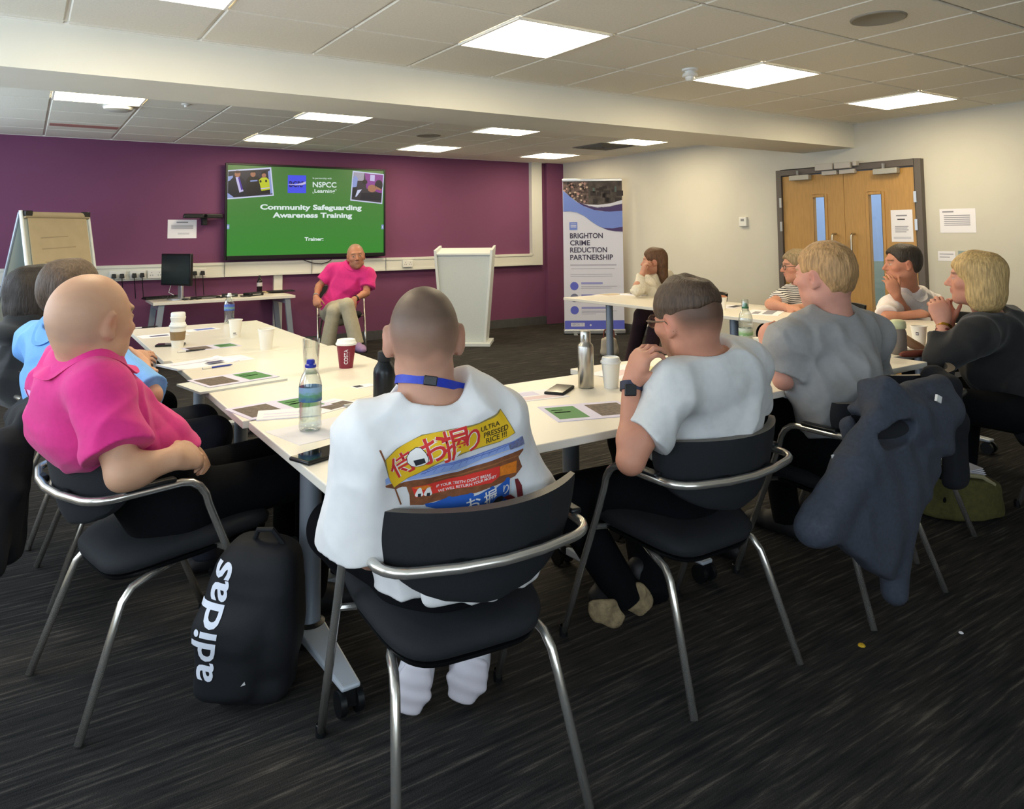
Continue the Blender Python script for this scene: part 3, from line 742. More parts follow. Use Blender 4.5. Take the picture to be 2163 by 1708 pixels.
for k, (a, b) in enumerate(((1.44, 8.24), (1.80, 8.27), (2.02, 8.25))):
    p = (a, b); pts = [(p[0]+.06*math.sin(.9*t)*(.6+.1*t), p[1]+.03*math.cos(1.3*t), DZt+.006+.008*abs(math.sin(t))) for t in np.linspace(0, 9, 40)]
    props(MB().tube(pts, .004, M_black2, seg=6).build('cable'), ['tangled black cable by the monitor base', 'tangled black cable in the middle of the desk', 'tangled black cable left of the dark drink bottle'][k], 'cable')
p = lay(585, 616, DZt); o = MB().box((0, 0, .006), (.30, .21, .012), mat('manila', '#c9b48b', .7)).build('folder', bevel=.002); o.location = (p[0]-.02, p[1], DZt); o.rotation_euler.z = .15
props(o, 'pale manila folder at the right end of the computer desk', 'folder')
p = lay(596, 617, DZt); o = MB().box((0, 0, .004), (.29, .2, .008), M_black2).build('notebook'); o.location = (p[0]-.02, p[1]-.01, DZt+.0125); o.rotation_euler.z = -.1
props(o, 'thin black notebook lying on the manila folder', 'notebook')
cable = MB().tube([(1.36, D-.08, .875), (1.35, D-.05, .80), (1.33, D-.045, .72), (1.40, D-.12, .675)], .004, M_wplas, seg=6).build('cable'); props(cable, 'white cable hanging from the trunking behind the desk', 'cable')

# ------------------------------------------------------------------ bottles, cups, glasses
M_clear = thin_glass('clear_plastic', (.93, .97, .97), .16, .05)
M_glass = thin_glass('drinking_glass', (.95, .96, .95), .15, .02)
M_cup = mat('white_card_cup', '#e7e4da', .55)
M_lid = mat('white_cup_lid', '#e4e6e4', .4)
def cup(px, py, h, r0, r1, label, z=TZ, lid=False, m=None, group=None, logo=None):
    p = at_z(px, py, z); o = empty('paper_cup', (p[0], p[1], z), math.atan2(-p[0], p[1])*1.0, label, 'cup', group)
    m = m or M_cup; prof = [(0, .004), (r0-.002, .004), (r0-.002, 0), (r0, .0), (r1, h)]
    if not lid: prof += [(r1+.003, h), (r1+.003, h+.004), (r1-.002, h+.004), (r1-.002, h-.004), (r0-.001, .012), (0, .012)]
    MB().lathe(prof, m).build('cup_body', o, sharp=40)
    if lid:
        MB().lathe([(r1+.001, h-.006), (r1+.004, h-.004), (r1+.004, h+.003), (r1, h+.006), (r1-.003, h+.018), (r1-.008, h+.020), (r1-.010, h+.016), (0, h+.016)], M_lid).build('cup_lid', o, sharp=40)
    return o
def curve_art(o, name, r_of, items, ang=0.0):
    """artwork wrapped round a lathe body: items = (verts2D, faces, mat, layer); x runs round, y up"""
    mb = MB()
    for V, F, m, l in items:
        P = []
        for x, y in V:
            r = r_of(y)+.0006*l; a = -math.pi/2+ang+x/r_of(y); P.append((r*math.cos(a), r*math.sin(a), y))
        mb.add(P, F, m)
    return mb.build(name, o, smooth=False, weld=False)
def strip(x0, x1, y0, y1, n=10):
    V = []; F = []
    for i in range(n+1): V += [(x0+(x1-x0)*i/n, y0), (x0+(x1-x0)*i/n, y1)]
    for i in range(n): F.append((2*i, 2*i+2, 2*i+3, 2*i+1))
    return V, F
M_costa = mat('deep_red_card', '#7d1f33', .5)
o = cup(731, 776, .108, .030, .043, 'deep red lidded coffee cup on the left table', lid=True, m=M_costa)
V, F = text_fit('COSTA', .066, bold=.012, height=.017)
items = [([(-y+.006, x+.02) for x, y in V], F, M_paper, 1)]
for k in range(9): v, f = strip(.012, .0135, .03+.005*k, .0335+.005*k, 1); items.append((v, f, mat('pale_print', '#c98f98', .6), 1))
curve_art(o, 'lettering', lambda y: .030+.013*y/.108, items, .05)
o = cup(375, 733, .115, .029, .041, 'tall white coffee cup in a brown cardboard sleeve on the left table', lid=True)
MB().lathe([(.0345, .04), (.0395, .085), (.0405, .085), (.0355, .04)], mat('kraft_sleeve', '#8c7453', .8)).build('sleeve', o)
p = at_z(375, 733, TZ); s = empty('paper_cup', (p[0], p[1], TZ+.1315), 0, 'small white lidded cup balanced on the tall sleeved cup', 'cup')
MB().lathe([(0, 0), (.033, 0), (.040, .03), (.036, .034)], M_cup).build('cup_body', s); MB().lathe([(.037, .034), (.037, .05), (.033, .056), (0, .056)], M_lid).build('cup_lid', s)
cup(562, 738, .105, .029, .041, 'plain white paper cup without a lid in the middle of the far left table')
o = cup(497, 712, .100, .027, .038, 'white paper cup with small grey print behind the clear bottle')
curve_art(o, 'print', lambda y: .027+.011*y/.1, [(*strip(-.012, .004, .025, .03, 3), M_inkd, 1), (*strip(-.012, .008, .016, .02, 3), M_ink, 1)])
cup(1291, 818, .098, .027, .036, 'white lidded paper cup right of the steel flask', lid=True)
o = cup(1525, 655, .095, .028, .038, 'white paper cup with a brown lid on the right table')
MB().lathe([(.040, .096), (.040, .103), (.02, .112), (0, .114)], mat('tan_lid', '#a4694a', .6)).build('cup_lid', o)
o = cup(1942, 727, .092, .028, .038, 'white paper cup with small dark print behind the grey bottle')
curve_art(o, 'print', lambda y: .028+.01*y/.092, [(*strip(-.008, .006, .05, .066, 3), M_inkd, 1), (*strip(-.006, .004, .055, .06, 3), M_paper, 2)], -.2)
p = at_z(657, 788, TZ); o = MB().lathe([(0, .008), (.028, .008), (.035, .148), (.037, .148), (.031, .0), (0, 0)], M_glass).build('drinking_glass', sharp=40); o.location = (p[0], p[1], TZ)
props(o, 'tall empty glass tumbler between the blue-capped bottle and red cup', 'glass')

def bottle(px, py, hs, label, capm, z=TZ, r=.034, water=.5, lab=True, cat='bottle', capz=0, body=None):
    p = at_z(px, py, z) if py != 722 else (3.12, 2.55); o = empty('water_bottle', (p[0], p[1], z), math.atan2(-p[0], p[1]), label, cat)
    h = hs
    prof = [(0, .004), (.6*r, 0), (.92*r, .004), (r, .014)]
    for k in range(5): prof += [(r*.95, .03*h/.2+k*.018), (r, (.03*h/.2+.009)+k*.018)]
    prof += [(r, .62*h), (r*.98, .66*h), (r*.8, .77*h), (r*.46, .86*h), (r*.38, .885*h), (r*.38, .91*h)]
    MB().lathe(prof, body or M_clear, seg=32).build('bottle_body', o, sharp=None)
    if water:
        w = [(0, .006)]+[(q*.94, t+.001) for q, t in prof if .004 < t < water*h]; w.append((w[-1][0], water*h)); w.append((0, water*h))
        MB().lathe(w, thin_glass('water', (.90, .95, .95), .10, .01), seg=32).build('water', o, sharp=None)
    if lab:
        MB().lathe([(r*1.012, .42*h), (r*1.012, .62*h)], lab, seg=32).build('label', o)
    c = MB().lathe([(r*.46, .885*h), (r*.50, .89*h), (r*.50, .925*h), (r*.36, .94*h), (r*.36, .985*h), (r*.28, h), (0, h)], capm).build('cap', o, sharp=40)
    return o
def label_mat(name, cols):
    m = mat(name, '#ffffff', .4); nt = m.node_tree; b = nt.nodes['Principled BSDF']
    tc = nt.nodes.new('ShaderNodeTexCoord'); sp = nt.nodes.new('ShaderNodeSeparateXYZ'); nt.links.new(tc.outputs['Generated'], sp.inputs[0])
    n = nt.nodes.new('ShaderNodeTexNoise'); n.inputs['Scale'].default_value = 5; nt.links.new(tc.outputs['Generated'], n.inputs['Vector'])
    ma = nt.nodes.new('ShaderNodeMath'); ma.operation = 'MULTIPLY_ADD'; ma.inputs[1].default_value = .5; nt.links.new(n.outputs[0], ma.inputs[0]); nt.links.new(sp.outputs['Z'], ma.inputs[2])
    cr = nt.nodes.new('ShaderNodeValToRGB'); cr.color_ramp.elements[0].position = .25; cr.color_ramp.elements[1].position = 1.2/1.25
    cr.color_ramp.elements[0].color = (*lin(cols[0]), 1); cr.color_ramp.elements[1].color = (*lin(cols[-1]), 1)
    for i, c in enumerate(cols[1:-1]): e = cr.color_ramp.elements.new(.45+.25*i); e.color = (*lin(c), 1)
    nt.links.new(ma.outputs[0], cr.inputs[0]); nt.links.new(cr.outputs[0], b.inputs['Base Color']); return m
M_lab = label_mat('spring_water_label', ['#3b5f9e', '#4d7f8d', '#5f9b76', '#86a9c9'])
M_bcap = mat('blue_cap', '#1b2f9e', .35)
bottle(655, 908, .215, 'clear water bottle with dark blue cap and scenic label on the left table', M_bcap, lab=M_lab, r=.0345, water=.55)
bottle(484, 682, .205, 'clear water bottle with pale cap at the far end of the left table', M_lid, lab=label_mat('blue_label', ['#31489a', '#4d6fb4', '#7aa07c', '#4a62b4']), r=.034, water=.4)
M_green = mat('green_cap', '#3c7a55', .4)
o = bottle(1568, 722, .225, 'clear water bottle with green cap ring behind the man in glasses', M_green, z=TZ, r=.036, water=.45, lab=None)
MB().lathe([(.018, .185), (.018, .235), (.015, .245), (0, .247)], M_clear).build('overcap', o)
MB().lathe([(.0366, .06), (.0366, .10)], label_mat('pale_label', ['#aebbb0', '#6f9a66', '#8fb183', '#b9c4bd'])).build('label', o)
p = at_z(548, 621, DZt); o = bottle(548, 621, .21, 'dark cola bottle on the computer desk', M_black, z=DZt, r=.03, water=0, lab=mat('bottle_label', '#b9b3b5', .5), body=mat('cola', '#1a1014', .15))
# black metal bottle
p = at_z(812, 860, TZ); o = empty('drink_bottle', (p[0], p[1], TZ), 0, 'black metal drink bottle beside the man in the printed white shirt', 'bottle')
M_bb = mat('black_metal', '#14181c', .3, metal=.3)
MB().lathe([(0, 0), (.036, 0), (.039, .004), (.039, .12), (.036, .135), (.022, .158), (.019, .165)], M_bb).build('bottle_body', o, sharp=None)
MB().lathe([(.019, .158), (.0235, .159), (.0235, .19), (.021, .193), (0, .193)], M_black2).build('cap', o, sharp=40)
# steel flask
p = at_z(1238, 818, TZ); o = empty('steel_flask', (p[0], p[1], TZ), .6, 'tall brushed steel flask beside the lidded paper cup', 'flask')
MB().lathe([(0, 0), (.029, 0), (.031, .003), (.031, .155), (.029, .163), (.021, .172), (.020, .18)], M_steel).build('flask_body', o, sharp=None)
c = MB().lathe([(.020, .175), (.021, .176), (.021, .212), (.019, .216), (0, .216)], M_steel).build('cap', o, sharp=40)
MB().tube([(-.018, 0, .20), (-.032, 0, .20), (-.036, 0, .19), (-.030, 0, .182), (-.018, 0, .185)], .004, M_silver).build('carry_loop', c)
# grey bottle with green lid
p = at_z(1898, 747, TZ); o = empty('drink_bottle', (p[0], p[1], TZ), 0, 'squat grey bottle with pale green lid on the corner table', 'bottle')
MB().lathe([(0, 0), (.036, 0), (.039, .006), (.039, .10), (.034, .118), (.032, .122)], mat('warm_grey', '#756a5f', .5)).build('bottle_body', o, sharp=None)
MB().lathe([(.031, .12), (.038, .124), (.039, .14), (.036, .155), (.024, .163), (0, .165)], mat('pale_green_lid', '#bfc39a', .5)).build('lid', o, sharp=None)

# ------------------------------------------------------------------ papers, booklets, phones
M_gprint = mat('green_print', '#35793a', .55); M_bprint = mat('brown_photo', '#5d5048', .6, noise=.5, nscale=70); M_lav = mat('lavender_paper', '#cfcbe2', .7); M_navyp = mat('navy_print', '#3b3a66', .6)
def sheet(name, px, py, w, h, rz, label, art, cat, z=TZ, th=.0012, m=None, lift=0, curl=0, group=None):
    p = at_z(px, py, z); o = empty(name, (p[0], p[1], z+lift), rz, label, cat, group)
    mb = MB()
    n = 8
    for a in range(n):
        u0, u1 = -w/2+w*a/n, -w/2+w*(a+1)/n; f = lambda u: th+curl*max(0, abs(u)/(w/2)-.5)**2
        mb.add([(u0, -h/2, 0), (u1, -h/2, 0), (u1, h/2, 0), (u0, h/2, 0), (u0, -h/2, f(u0)), (u1, -h/2, f(u1)), (u1, h/2, f(u1)), (u0, h/2, f(u0))],
               [(4, 5, 6, 7), (0, 1, 5, 4), (3, 7, 6, 2)]+([(0, 4, 7, 3)] if a == 0 else [])+([(1, 2, 6, 5)] if a == n-1 else []), m or M_paper)
    mb.build('sheet', o, smooth=False)
    if art:
        f = Flat((-w/2, -h/2, th+curl*.26+.0002), (1, 0, 0), (0, 1, 0), (0, 0, 1))
        for (a, b, c, d, mm) in art: f.rect(w*a, h*b, w*c, h*d, mm, 0)
        f.build('print', o)
    return o
BK = [(.04, .1, .45, .9, M_bprint), (.55, .1, .96, .9, M_gprint)]
def booklet(px, py, rz, label, n=1, flip=0, lift=0, w=.297, h=.21):
    art = [(.05, .12, .46, .88, M_bprint), (.60, .12, .95, .88, M_gprint)]
    if flip: art = [(1-c, b, 1-a, d, m) for a, b, c, d, m in art]
    art += [((.64 if not flip else .09), .5, (.86 if not flip else .28), .56, M_paper), ((.64 if not flip else .09), .66, (.8 if not flip else .22), .70, M_paper)]
    return sheet('training_booklet', px, py, w, h, rz, label, art, 'booklet', th=.002, lift=lift, m=M_lav)
booklet(590, 860, .18, 'open booklet with brown photo and green panel lying left of the blue-capped bottle')
sheet('folder', 492, 809, .36, .23, .2, 'thin white folder under a booklet, sticking out over the left table edge', None, 'folder', th=.008, m=mat('folder_white', '#cdd2cf', .5))
booklet(494, 804, .22, 'booklet with brown photo and green panel on top of the white folder', lift=.0085)
booklet(1245, 868, -.30, 'booklet with green panel and brown photo under the arm of the man in glasses', flip=1)
sheet('paper_sheet', 418, 768, .30, .21, .3, 'white sheet with a dark bar on the left table before the man in blue', [(.55, .1, .8, .3, M_navyp), (.1, .6, .9, .66, M_lav)], 'paper', curl=.03)
sheet('paper_sheet', 470, 760, .25, .18, .15, 'white sheet with lavender print overlapping the curled sheet', [(.1, .2, .9, .3, M_lav), (.2, .6, .8, .66, M_lav)], 'paper', th=.001)
booklet(447, 733, .15, 'lavender and dark printed leaflet behind the sleeved coffee cup', w=.27, h=.15)
sheet('leaflet', 345, 708, .26, .15, .1, 'white leaflet with a dark strip near the far left table corner', [(.2, .25, .6, .6, M_navyp), (.65, .3, .9, .5, M_lav)], 'leaflet')
sheet('leaflet', 425, 696, .2, .12, .2, 'small blue printed leaflet left of the clear bottle with pale cap', [(.3, .2, .9, .8, mat('blue_print', '#5b6fb8', .6))], 'leaflet')
sheet('leaflet', 690, 858, .2, .14, .4, 'leaflet with a dark photo lying right of the blue-capped bottle', [(.35, .1, .95, .6, M_bprint), (.1, .7, .9, .8, M_lav)], 'leaflet')
sheet('paper_sheet', 610, 874, .20, .13, -.3, 'small crumpled lavender-edged sheet left of the blue-capped bottle', [(.1, .2, .8, .28, M_lav), (.1, .5, .7, .58, M_lav)], 'paper', th=.0035)
sheet('business_card', 768, 815, .085, .055, .2, 'small card with a dark corner on the left table', [(.05, .3, .45, .9, M_inkd)], 'card')
sheet('paper_sheet', 700, 838, .30, .21, .35, 'plain cream sheet on the left table beyond the blue-capped bottle', None, 'paper', th=.0008, m=mat('cream_paper', '#e0d8c6', .7))
sheet('paper_sheet', 690, 905, .30, .21, .2, 'plain white sheet by the base of the blue-capped bottle', None, 'paper', th=.001)
sheet('leaflet', 1130, 835, .21, .15, -.15, 'pale pink and lavender leaflet under the black phone', [(.1, .1, .9, .4, mat('pale_pink', '#d9c3c6', .7)), (.1, .5, .6, .9, M_lav)], 'leaflet')
sheet('paper_sheet', 1400, 790, .30, .21, .5, 'pale yellow-green sheet on the table beside the man in glasses', None, 'paper', m=mat('yellow_paper', '#d5d2a2', .7))
sheet('paper_sheet', 1325, 785, .30, .21, .3, 'white sheet with pink print behind the lidded paper cup', [(.1, .4, .6, .7, mat('pale_pink', '#d9c3c6', .7))], 'paper', th=.0008)
sheet('newspaper', 1355, 621, .36, .25, .2, 'folded grey printed sheet before the woman in the cream cardigan', [(.1, .2, .9, .5, M_ink), (.1, .6, .9, .8, M_ink)], 'paper', curl=.03, th=.004)
sheet('leaflet', 1290, 622, .30, .2, .1, 'grey-printed leaflet near the left corner of the far right table', [(.1, .1, .9, .9, mat('tan_print', '#b5a68f', .7))], 'leaflet')
sheet('paper_sheet', 1615, 660, .34, .24, .5, 'folded printed sheet on the right table before the woman in stripes', [(.1, .2, .9, .5, M_ink), (.1, .6, .6, .8, M_ink)], 'paper', th=.003)
sheet('notebook', 1545, 648, .2, .14, .3, 'dark notebook with white cover beside the brown-lidded cup', [(.05, .05, .95, .5, M_inkd)], 'notebook', th=.006)
sheet('paper_sheet', 1850, 688, .30, .21, .4, 'grey printed sheet in front of the man in the white shirt', [(.1, .2, .8, .4, M_ink)], 'paper', th=.002)
sheet('leaflet', 1925, 742, .22, .15, .1, 'pink-edged leaflet under the brown glasses case', [(.1, .1, .9, .5, mat('pale_pink', '#d9c3c6', .7)), (.3, .55, .9, .9, M_gplas)], 'leaflet', th=.001)
def pen(px, py, rz, col, label, z=TZ, ln=.14):
    p = at_z(px, py, z); o = empty('pen', (p[0], p[1], z+.0045), rz, label, 'pen')
    MB().tube([(-ln/2, 0, 0), (ln/2-.012, 0, 0), (ln/2, 0, 0)], [.004, .004, .001], mat(col[0], col[1], .35), seg=10).build('barrel', o)
    MB().tube([(-ln/2, 0, 0), (-ln/2+.04, 0, 0)], .0047, M_wplas, seg=10).build('pen_cap', o)
pen(460, 776, .25, ('blue_pen', '#2d3f9e'), 'blue pen beside the curled white sheet on the left table')
pen(405, 742, .15, ('dark_pen', '#26262e'), 'dark pen behind the sleeved coffee cup')
pen(765, 853, .1, ('violet_pen', '#5a4f86'), 'slim violet pen left of the black metal bottle')
pen(310, 692, .1, ('black_pen', '#15151a'), 'black pen at the far left corner of the left table')
def phone(px, py, w, h, rz, label, z=TZ, case=None, lens=0):
    p = at_z(px, py, z); o = empty('mobile_phone', (p[0], p[1], z), rz, label, 'phone')
    MB().box((0, 0, .0055), (w, h, .011), case or M_black).build('case', o, bevel=.0045)
    MB().box((0, 0, .0113), (w-.008, h-.008, .0008), mat('phone_glass', '#06070a', .06)).build('phone_screen', o, smooth=False)
    for k in range(3): MB().box((w/2+.0005, h*.1*(k+1), .006), (.001, .012, .003), M_gplas).build('side_button', o, smooth=False)
    return o
phone(684, 962, .083, .168, -1.22, 'black phone lying face up at the near corner of the front table')
phone(1182, 826, .076, .15, -.95+3.14, 'black phone in a thick case beyond the green booklet', case=M_black2)
phone(360, 730, .072, .145, 1.2, 'black phone lying left of the sleeved coffee cup')
p = at_z(1955, 752, TZ); o = empty('pen_case', (p[0]-.03, p[1]+.0, TZ), -.35, 'red-brown leather case lying in front of the grey bottle', 'case')
M_lth = mat('red_brown_leather', '#6d3526', .5, bump=.1, bscale=200)
MB().tube([(-.12, 0, .016), (-.10, 0, .017), (0, 0, .018), (.09, 0, .017), (.115, 0, .014)], [.008, .014, .0165, .016, .008], M_lth, seg=14).build('case_body', o)
MB().box((0, 0, .0345), (.19, .003, .002), M_steel).build('zip', o, smooth=False)
p = at_z(1968, 745, TZ); o = MB().tube([(0, 0, .014), (0, .02, .018), (0, .05, .03), (0, .085, .056), (0, .095, .066)], [.01, .02, .024, .022, .012], mat('tan_leather', '#87694f', .6), seg=16).build('glasses_case')
o.location = (p[0]+.03, p[1]+.05, TZ); o.rotation_euler.z = .5; props(o, 'tan glasses case leaning beside the white cup at the right', 'case')

# ------------------------------------------------------------------ flipchart easel
o = empty('flipchart_easel', (.28, 8.05, 0), math.radians(38), 'white flipchart easel with a buff paper pad in the left corner', 'flipchart')
tl = .20
def bp(x, s, d=0):                                      # board point: x across, s up the slope from floor, d in front
    return (x, -.25+tl*s*1.0-d, s)
M_board = mat('whiteboard_face', '#c6cfca', .3); M_buff = mat('buff_paper', '#b9a888', .8, noise=.05, nscale=8)
mb = MB(); mb.prism([bp(-.34, .62), bp(.34, .62), bp(.34, 1.55), bp(-.34, 1.55)], (0, .02, .004), M_board); mb.build('board', o, smooth=False)
for s in (-1, 1):
    MB().tube([bp(s*.345, .03), bp(s*.345, 1.57)], .016, mat('easel_tube', '#e3e8e6', .35), seg=12).build('leg', o)
MB().tube([bp(-.33, 1.53, .01), bp(.33, 1.53, .01)], .032, M_buff, seg=18).build('rolled_sheets', o)
for s in (-1, 1): MB().box(bp(s*.30, 1.545, .02), (.07, .05, .05), M_black).build('clamp', o, bevel=.006)
mb = MB(); mb.prism([bp(-.30, .70, .012), bp(.30, .70, .012), bp(.30, 1.52, .012), bp(-.30, 1.52, .012)], (0, -.01, 0), M_buff); pad = mb.build('paper_pad', o, smooth=False)
f = Flat(bp(-.30, .70, .0235), (1, 0, 0), np.array((0, tl, 1.0)), (0, -1, 0))
mm = mat('faint_marker', '#9c8d72', .8)
for (a, b, z) in ((.1, .45, .52), (.12, .5, .40), (.13, .30, .39), (.3, .42, .385), (.1, .38, .62)):
    f.poly([(a, z), (b, z+.015), (b, z+.022), (a, z+.008)], mm, 0)
f.build('marker_notes', pad)
mb = MB(); mb.prism([(-.33, .42, .25), (.33, .42, .25), (.33, .08, 1.54), (-.33, .08, 1.54)], (0, .012, .002), M_board); mb.build('rear_board', o, smooth=False)
for s in (-1, 1): MB().tube([(s*.34, .50, .02), (s*.34, .085, 1.555)], .013, M_legm, seg=10).build('rear_leg', o)
MB().box((0, bp(0, .63)[1]-.04, .62), (.66, .08, .02), M_legm).build('pen_tray', o, smooth=False)

# ------------------------------------------------------------------ lectern
o = empty('lectern', (4.50, 7.86, 0), math.radians(-37.5), 'white tapering lectern between the seated trainer and the banner', 'lectern')
M_lect = mat('lectern_white', '#cdd2d2', .45); M_lectp = mat('lectern_panel', '#bfc6c6', .55, noise=.06, nscale=160)
MB().box((0, -.02, .02), (.64, .46, .04), M_lect).build('base', o, smooth=False, bevel=.004)
wb, wt, zt = .235, .325, 1.12
mb = MB(); mb.prism([(-wb, -.17, .04), (wb, -.17, .04), (wt, -.17, zt-.03), (-wt, -.17, zt-.03)], (0, .02, 0), M_lectp); mb.build('front_panel', o, smooth=False)
for s in (-1, 1):
    mb = MB(); mb.prism([(s*wb, -.20, .04), (s*wb, .16, .04), (s*wt, .20, zt+.06), (s*wt, -.21, zt+.01)], (s*.03, 0, 0), M_lect); mb.build('side_panel', o, smooth=False, bevel=.004)
mb = MB(); mb.prism([(-wt, -.19, zt-.03), (wt, -.19, zt-.03), (wt, .2, zt+.03), (-wt, .2, zt+.03)], (0, 0, -.02), M_lect); mb.build('reading_top', o, smooth=False)

# ------------------------------------------------------------------ roll-up banner
bx, by = (5.955+6.60)/2, (7.80+7.35)/2
o = empty('rollup_banner', (bx, by, 0), math.radians(-34.9), 'tall blue and white roll-up banner reading Brighton Crime Reduction Partnership', 'banner')
bw, bh = .785, 1.97
MB().box((0, 0, .035), (bw+.02, .11, .06), M_silver).build('base', o, bevel=.012)
for s in (-1, 1): MB().box((s*.25, 0, .004), (.05, .28, .008), M_silver).build('foot', o, smooth=False)
MB().box((0, .0, bh+.05), (bw+.01, .025, .035), M_silver).build('top_rail', o, bevel=.005)
MB().tube([(0, .04, .06), (0, .03, bh+.04)], .008, M_silver, seg=8).build('support_pole', o)
M_ban = mat('banner_white', '#cdcfe0', .5); M_peri = mat('banner_blue', '#6d84cf', .5); M_bpur = mat('banner_purple', '#3f2c63', .5); M_bmid = mat('banner_mid_blue', '#5a62c4', .5); M_btxt = mat('banner_text', '#3a3550', .6)
pn = MB(); pn.box((0, 0, .06+bh/2), (bw, .004, bh-.02), M_ban); pnl = pn.build('printed_panel', o, smooth=False)
f = Flat((-bw/2, -.0025, .06), (1, 0, 0), (0, 0, 1), (0, -1, 0))
def bq(x, y): return ((x-125)/520*bw, (1-(y-50)/1315)*bh-.005)
def BP(pts, m, l): f.poly([bq(*p) for p in pts], m, l)
M_crowd = mat('crowd_photo', '#5a4a48', .6, noise=.95, nscale=26); M_crowd2 = mat('street_photo', '#4a423f', .6, noise=.6, nscale=9)
BP([(128, 62), (350, 62), (350, 272), (270, 256), (190, 200), (128, 140)], M_crowd, 1)
BP([(350, 62), (645, 62), (645, 240), (500, 275), (350, 272)], M_crowd2, 1)
rnd = random.Random(3)
cc = [mat('crowd_pink', '#b08a84', .6), mat('crowd_dark', '#2c2426', .6), mat('crowd_cream', '#c3ae9c', .6), mat('crowd_teal', '#4f6260', .6)]
for k in range(46):
    x, y = rnd.uniform(140, 345), rnd.uniform(75, 245)
    if y > 150+(x-130)*.75: continue
    a = bq(x, y); f.disc(a[0], a[1], rnd.uniform(.008, .02), cc[rnd.choice((0, 0, 1, 1, 2))], 2, n=8)
for k in range(16):
    x, y = rnd.uniform(360, 600), rnd.uniform(90, 225); a = bq(x, y); b = bq(x+rnd.uniform(15, 60), y+rnd.uniform(15, 50)); f.rect(a[0], a[1], b[0], b[1], cc[rnd.choice((1, 1, 3))], 2)
BP([(330, 268), (430, 274), (540, 262), (645, 232), (645, 268), (540, 292), (430, 300), (350, 285)], M_ban, 3)
BP([(240, 238), (330, 275), (430, 296), (540, 286), (645, 264), (645, 332), (520, 336), (400, 318), (300, 280)], M_bpur, 3)
BP([(128, 145), (190, 200), (250, 250), (320, 290), (400, 318), (460, 330), (540, 334), (645, 328), (645, 468), (560, 482), (480, 478), (430, 458), (380, 425), (310, 370), (250, 340), (190, 328), (128, 330)], M_peri, 4)
BP([(425, 456), (480, 478), (560, 482), (645, 468), (645, 512), (580, 508), (510, 495)], M_bpur, 4)
BP([(180, 425), (249, 425), (249, 493), (180, 493)], M_peri, 3)
for y0, y1 in ((438, 442), (452, 462), (468, 472)): BP([(190, y0), (240, y0), (240, y1), (190, y1)], M_ban, 4)
def BT(s, x0, x1, yb, m, h, bold=.012):
    a = bq(x0, yb); b = bq(x1, yb); V, F = text_fit(s, b[0]-a[0], bold=bold, height=h*bh/1315); f.geo(V, F, a[0], a[1], m, 3)
BT('BRIGHTON', 183, 470, 566, M_btxt, 45, .02); BT('CRIME', 183, 358, 628, M_btxt, 44, .02); BT('REDUCTION', 183, 505, 691, M_btxt, 45, .02); BT('PARTNERSHIP', 183, 556, 756, M_btxt, 46, .02)
for x0, x1, y in ((183, 585, 800), ): f.rect(*bq(x0, y+7), *bq(x1, y-4), mat('banner_grey', '#a5a4b8', .6), 2)
M_bgr = MATS['banner_grey']
for x0, x1, y in ((190, 570, 833), (183, 545, 882), (183, 548, 899), (275, 585, 988), (275, 540, 1003), (275, 590, 1090), (275, 520, 1105), (275, 580, 1202), (275, 480, 1212), (275, 400, 1226)):
    f.rect(*bq(x0, y+3), *bq(x1, y-2), M_bgr, 2)
for x0, x1, y in ((275, 462, 961), (275, 440, 1065), (275, 525, 1175)): f.rect(*bq(x0, y+9), *bq(x1, y-8), mat('banner_lilac', '#8d8fc9', .6), 2)
for y, m in ((985, M_bmid), (1087, mat('banner_grey_disc', '#6f7390', .5)), (1195, M_bmid)): a = bq(215, y); f.disc(a[0], a[1], .054, m, 2, n=28)
BP([(128, 1285), (645, 1285), (645, 1362), (128, 1362)], M_bmid, 2); BP([(182, 1304), (300, 1304), (300, 1336), (182, 1336)], M_ban, 3)
BT('REPORT IT!', 195, 288, 1328, M_bmid, 18); a = bq(352, 1325); f.disc(a[0], a[1], .013, M_ban, 3)
f.build('banner_artwork', pnl)
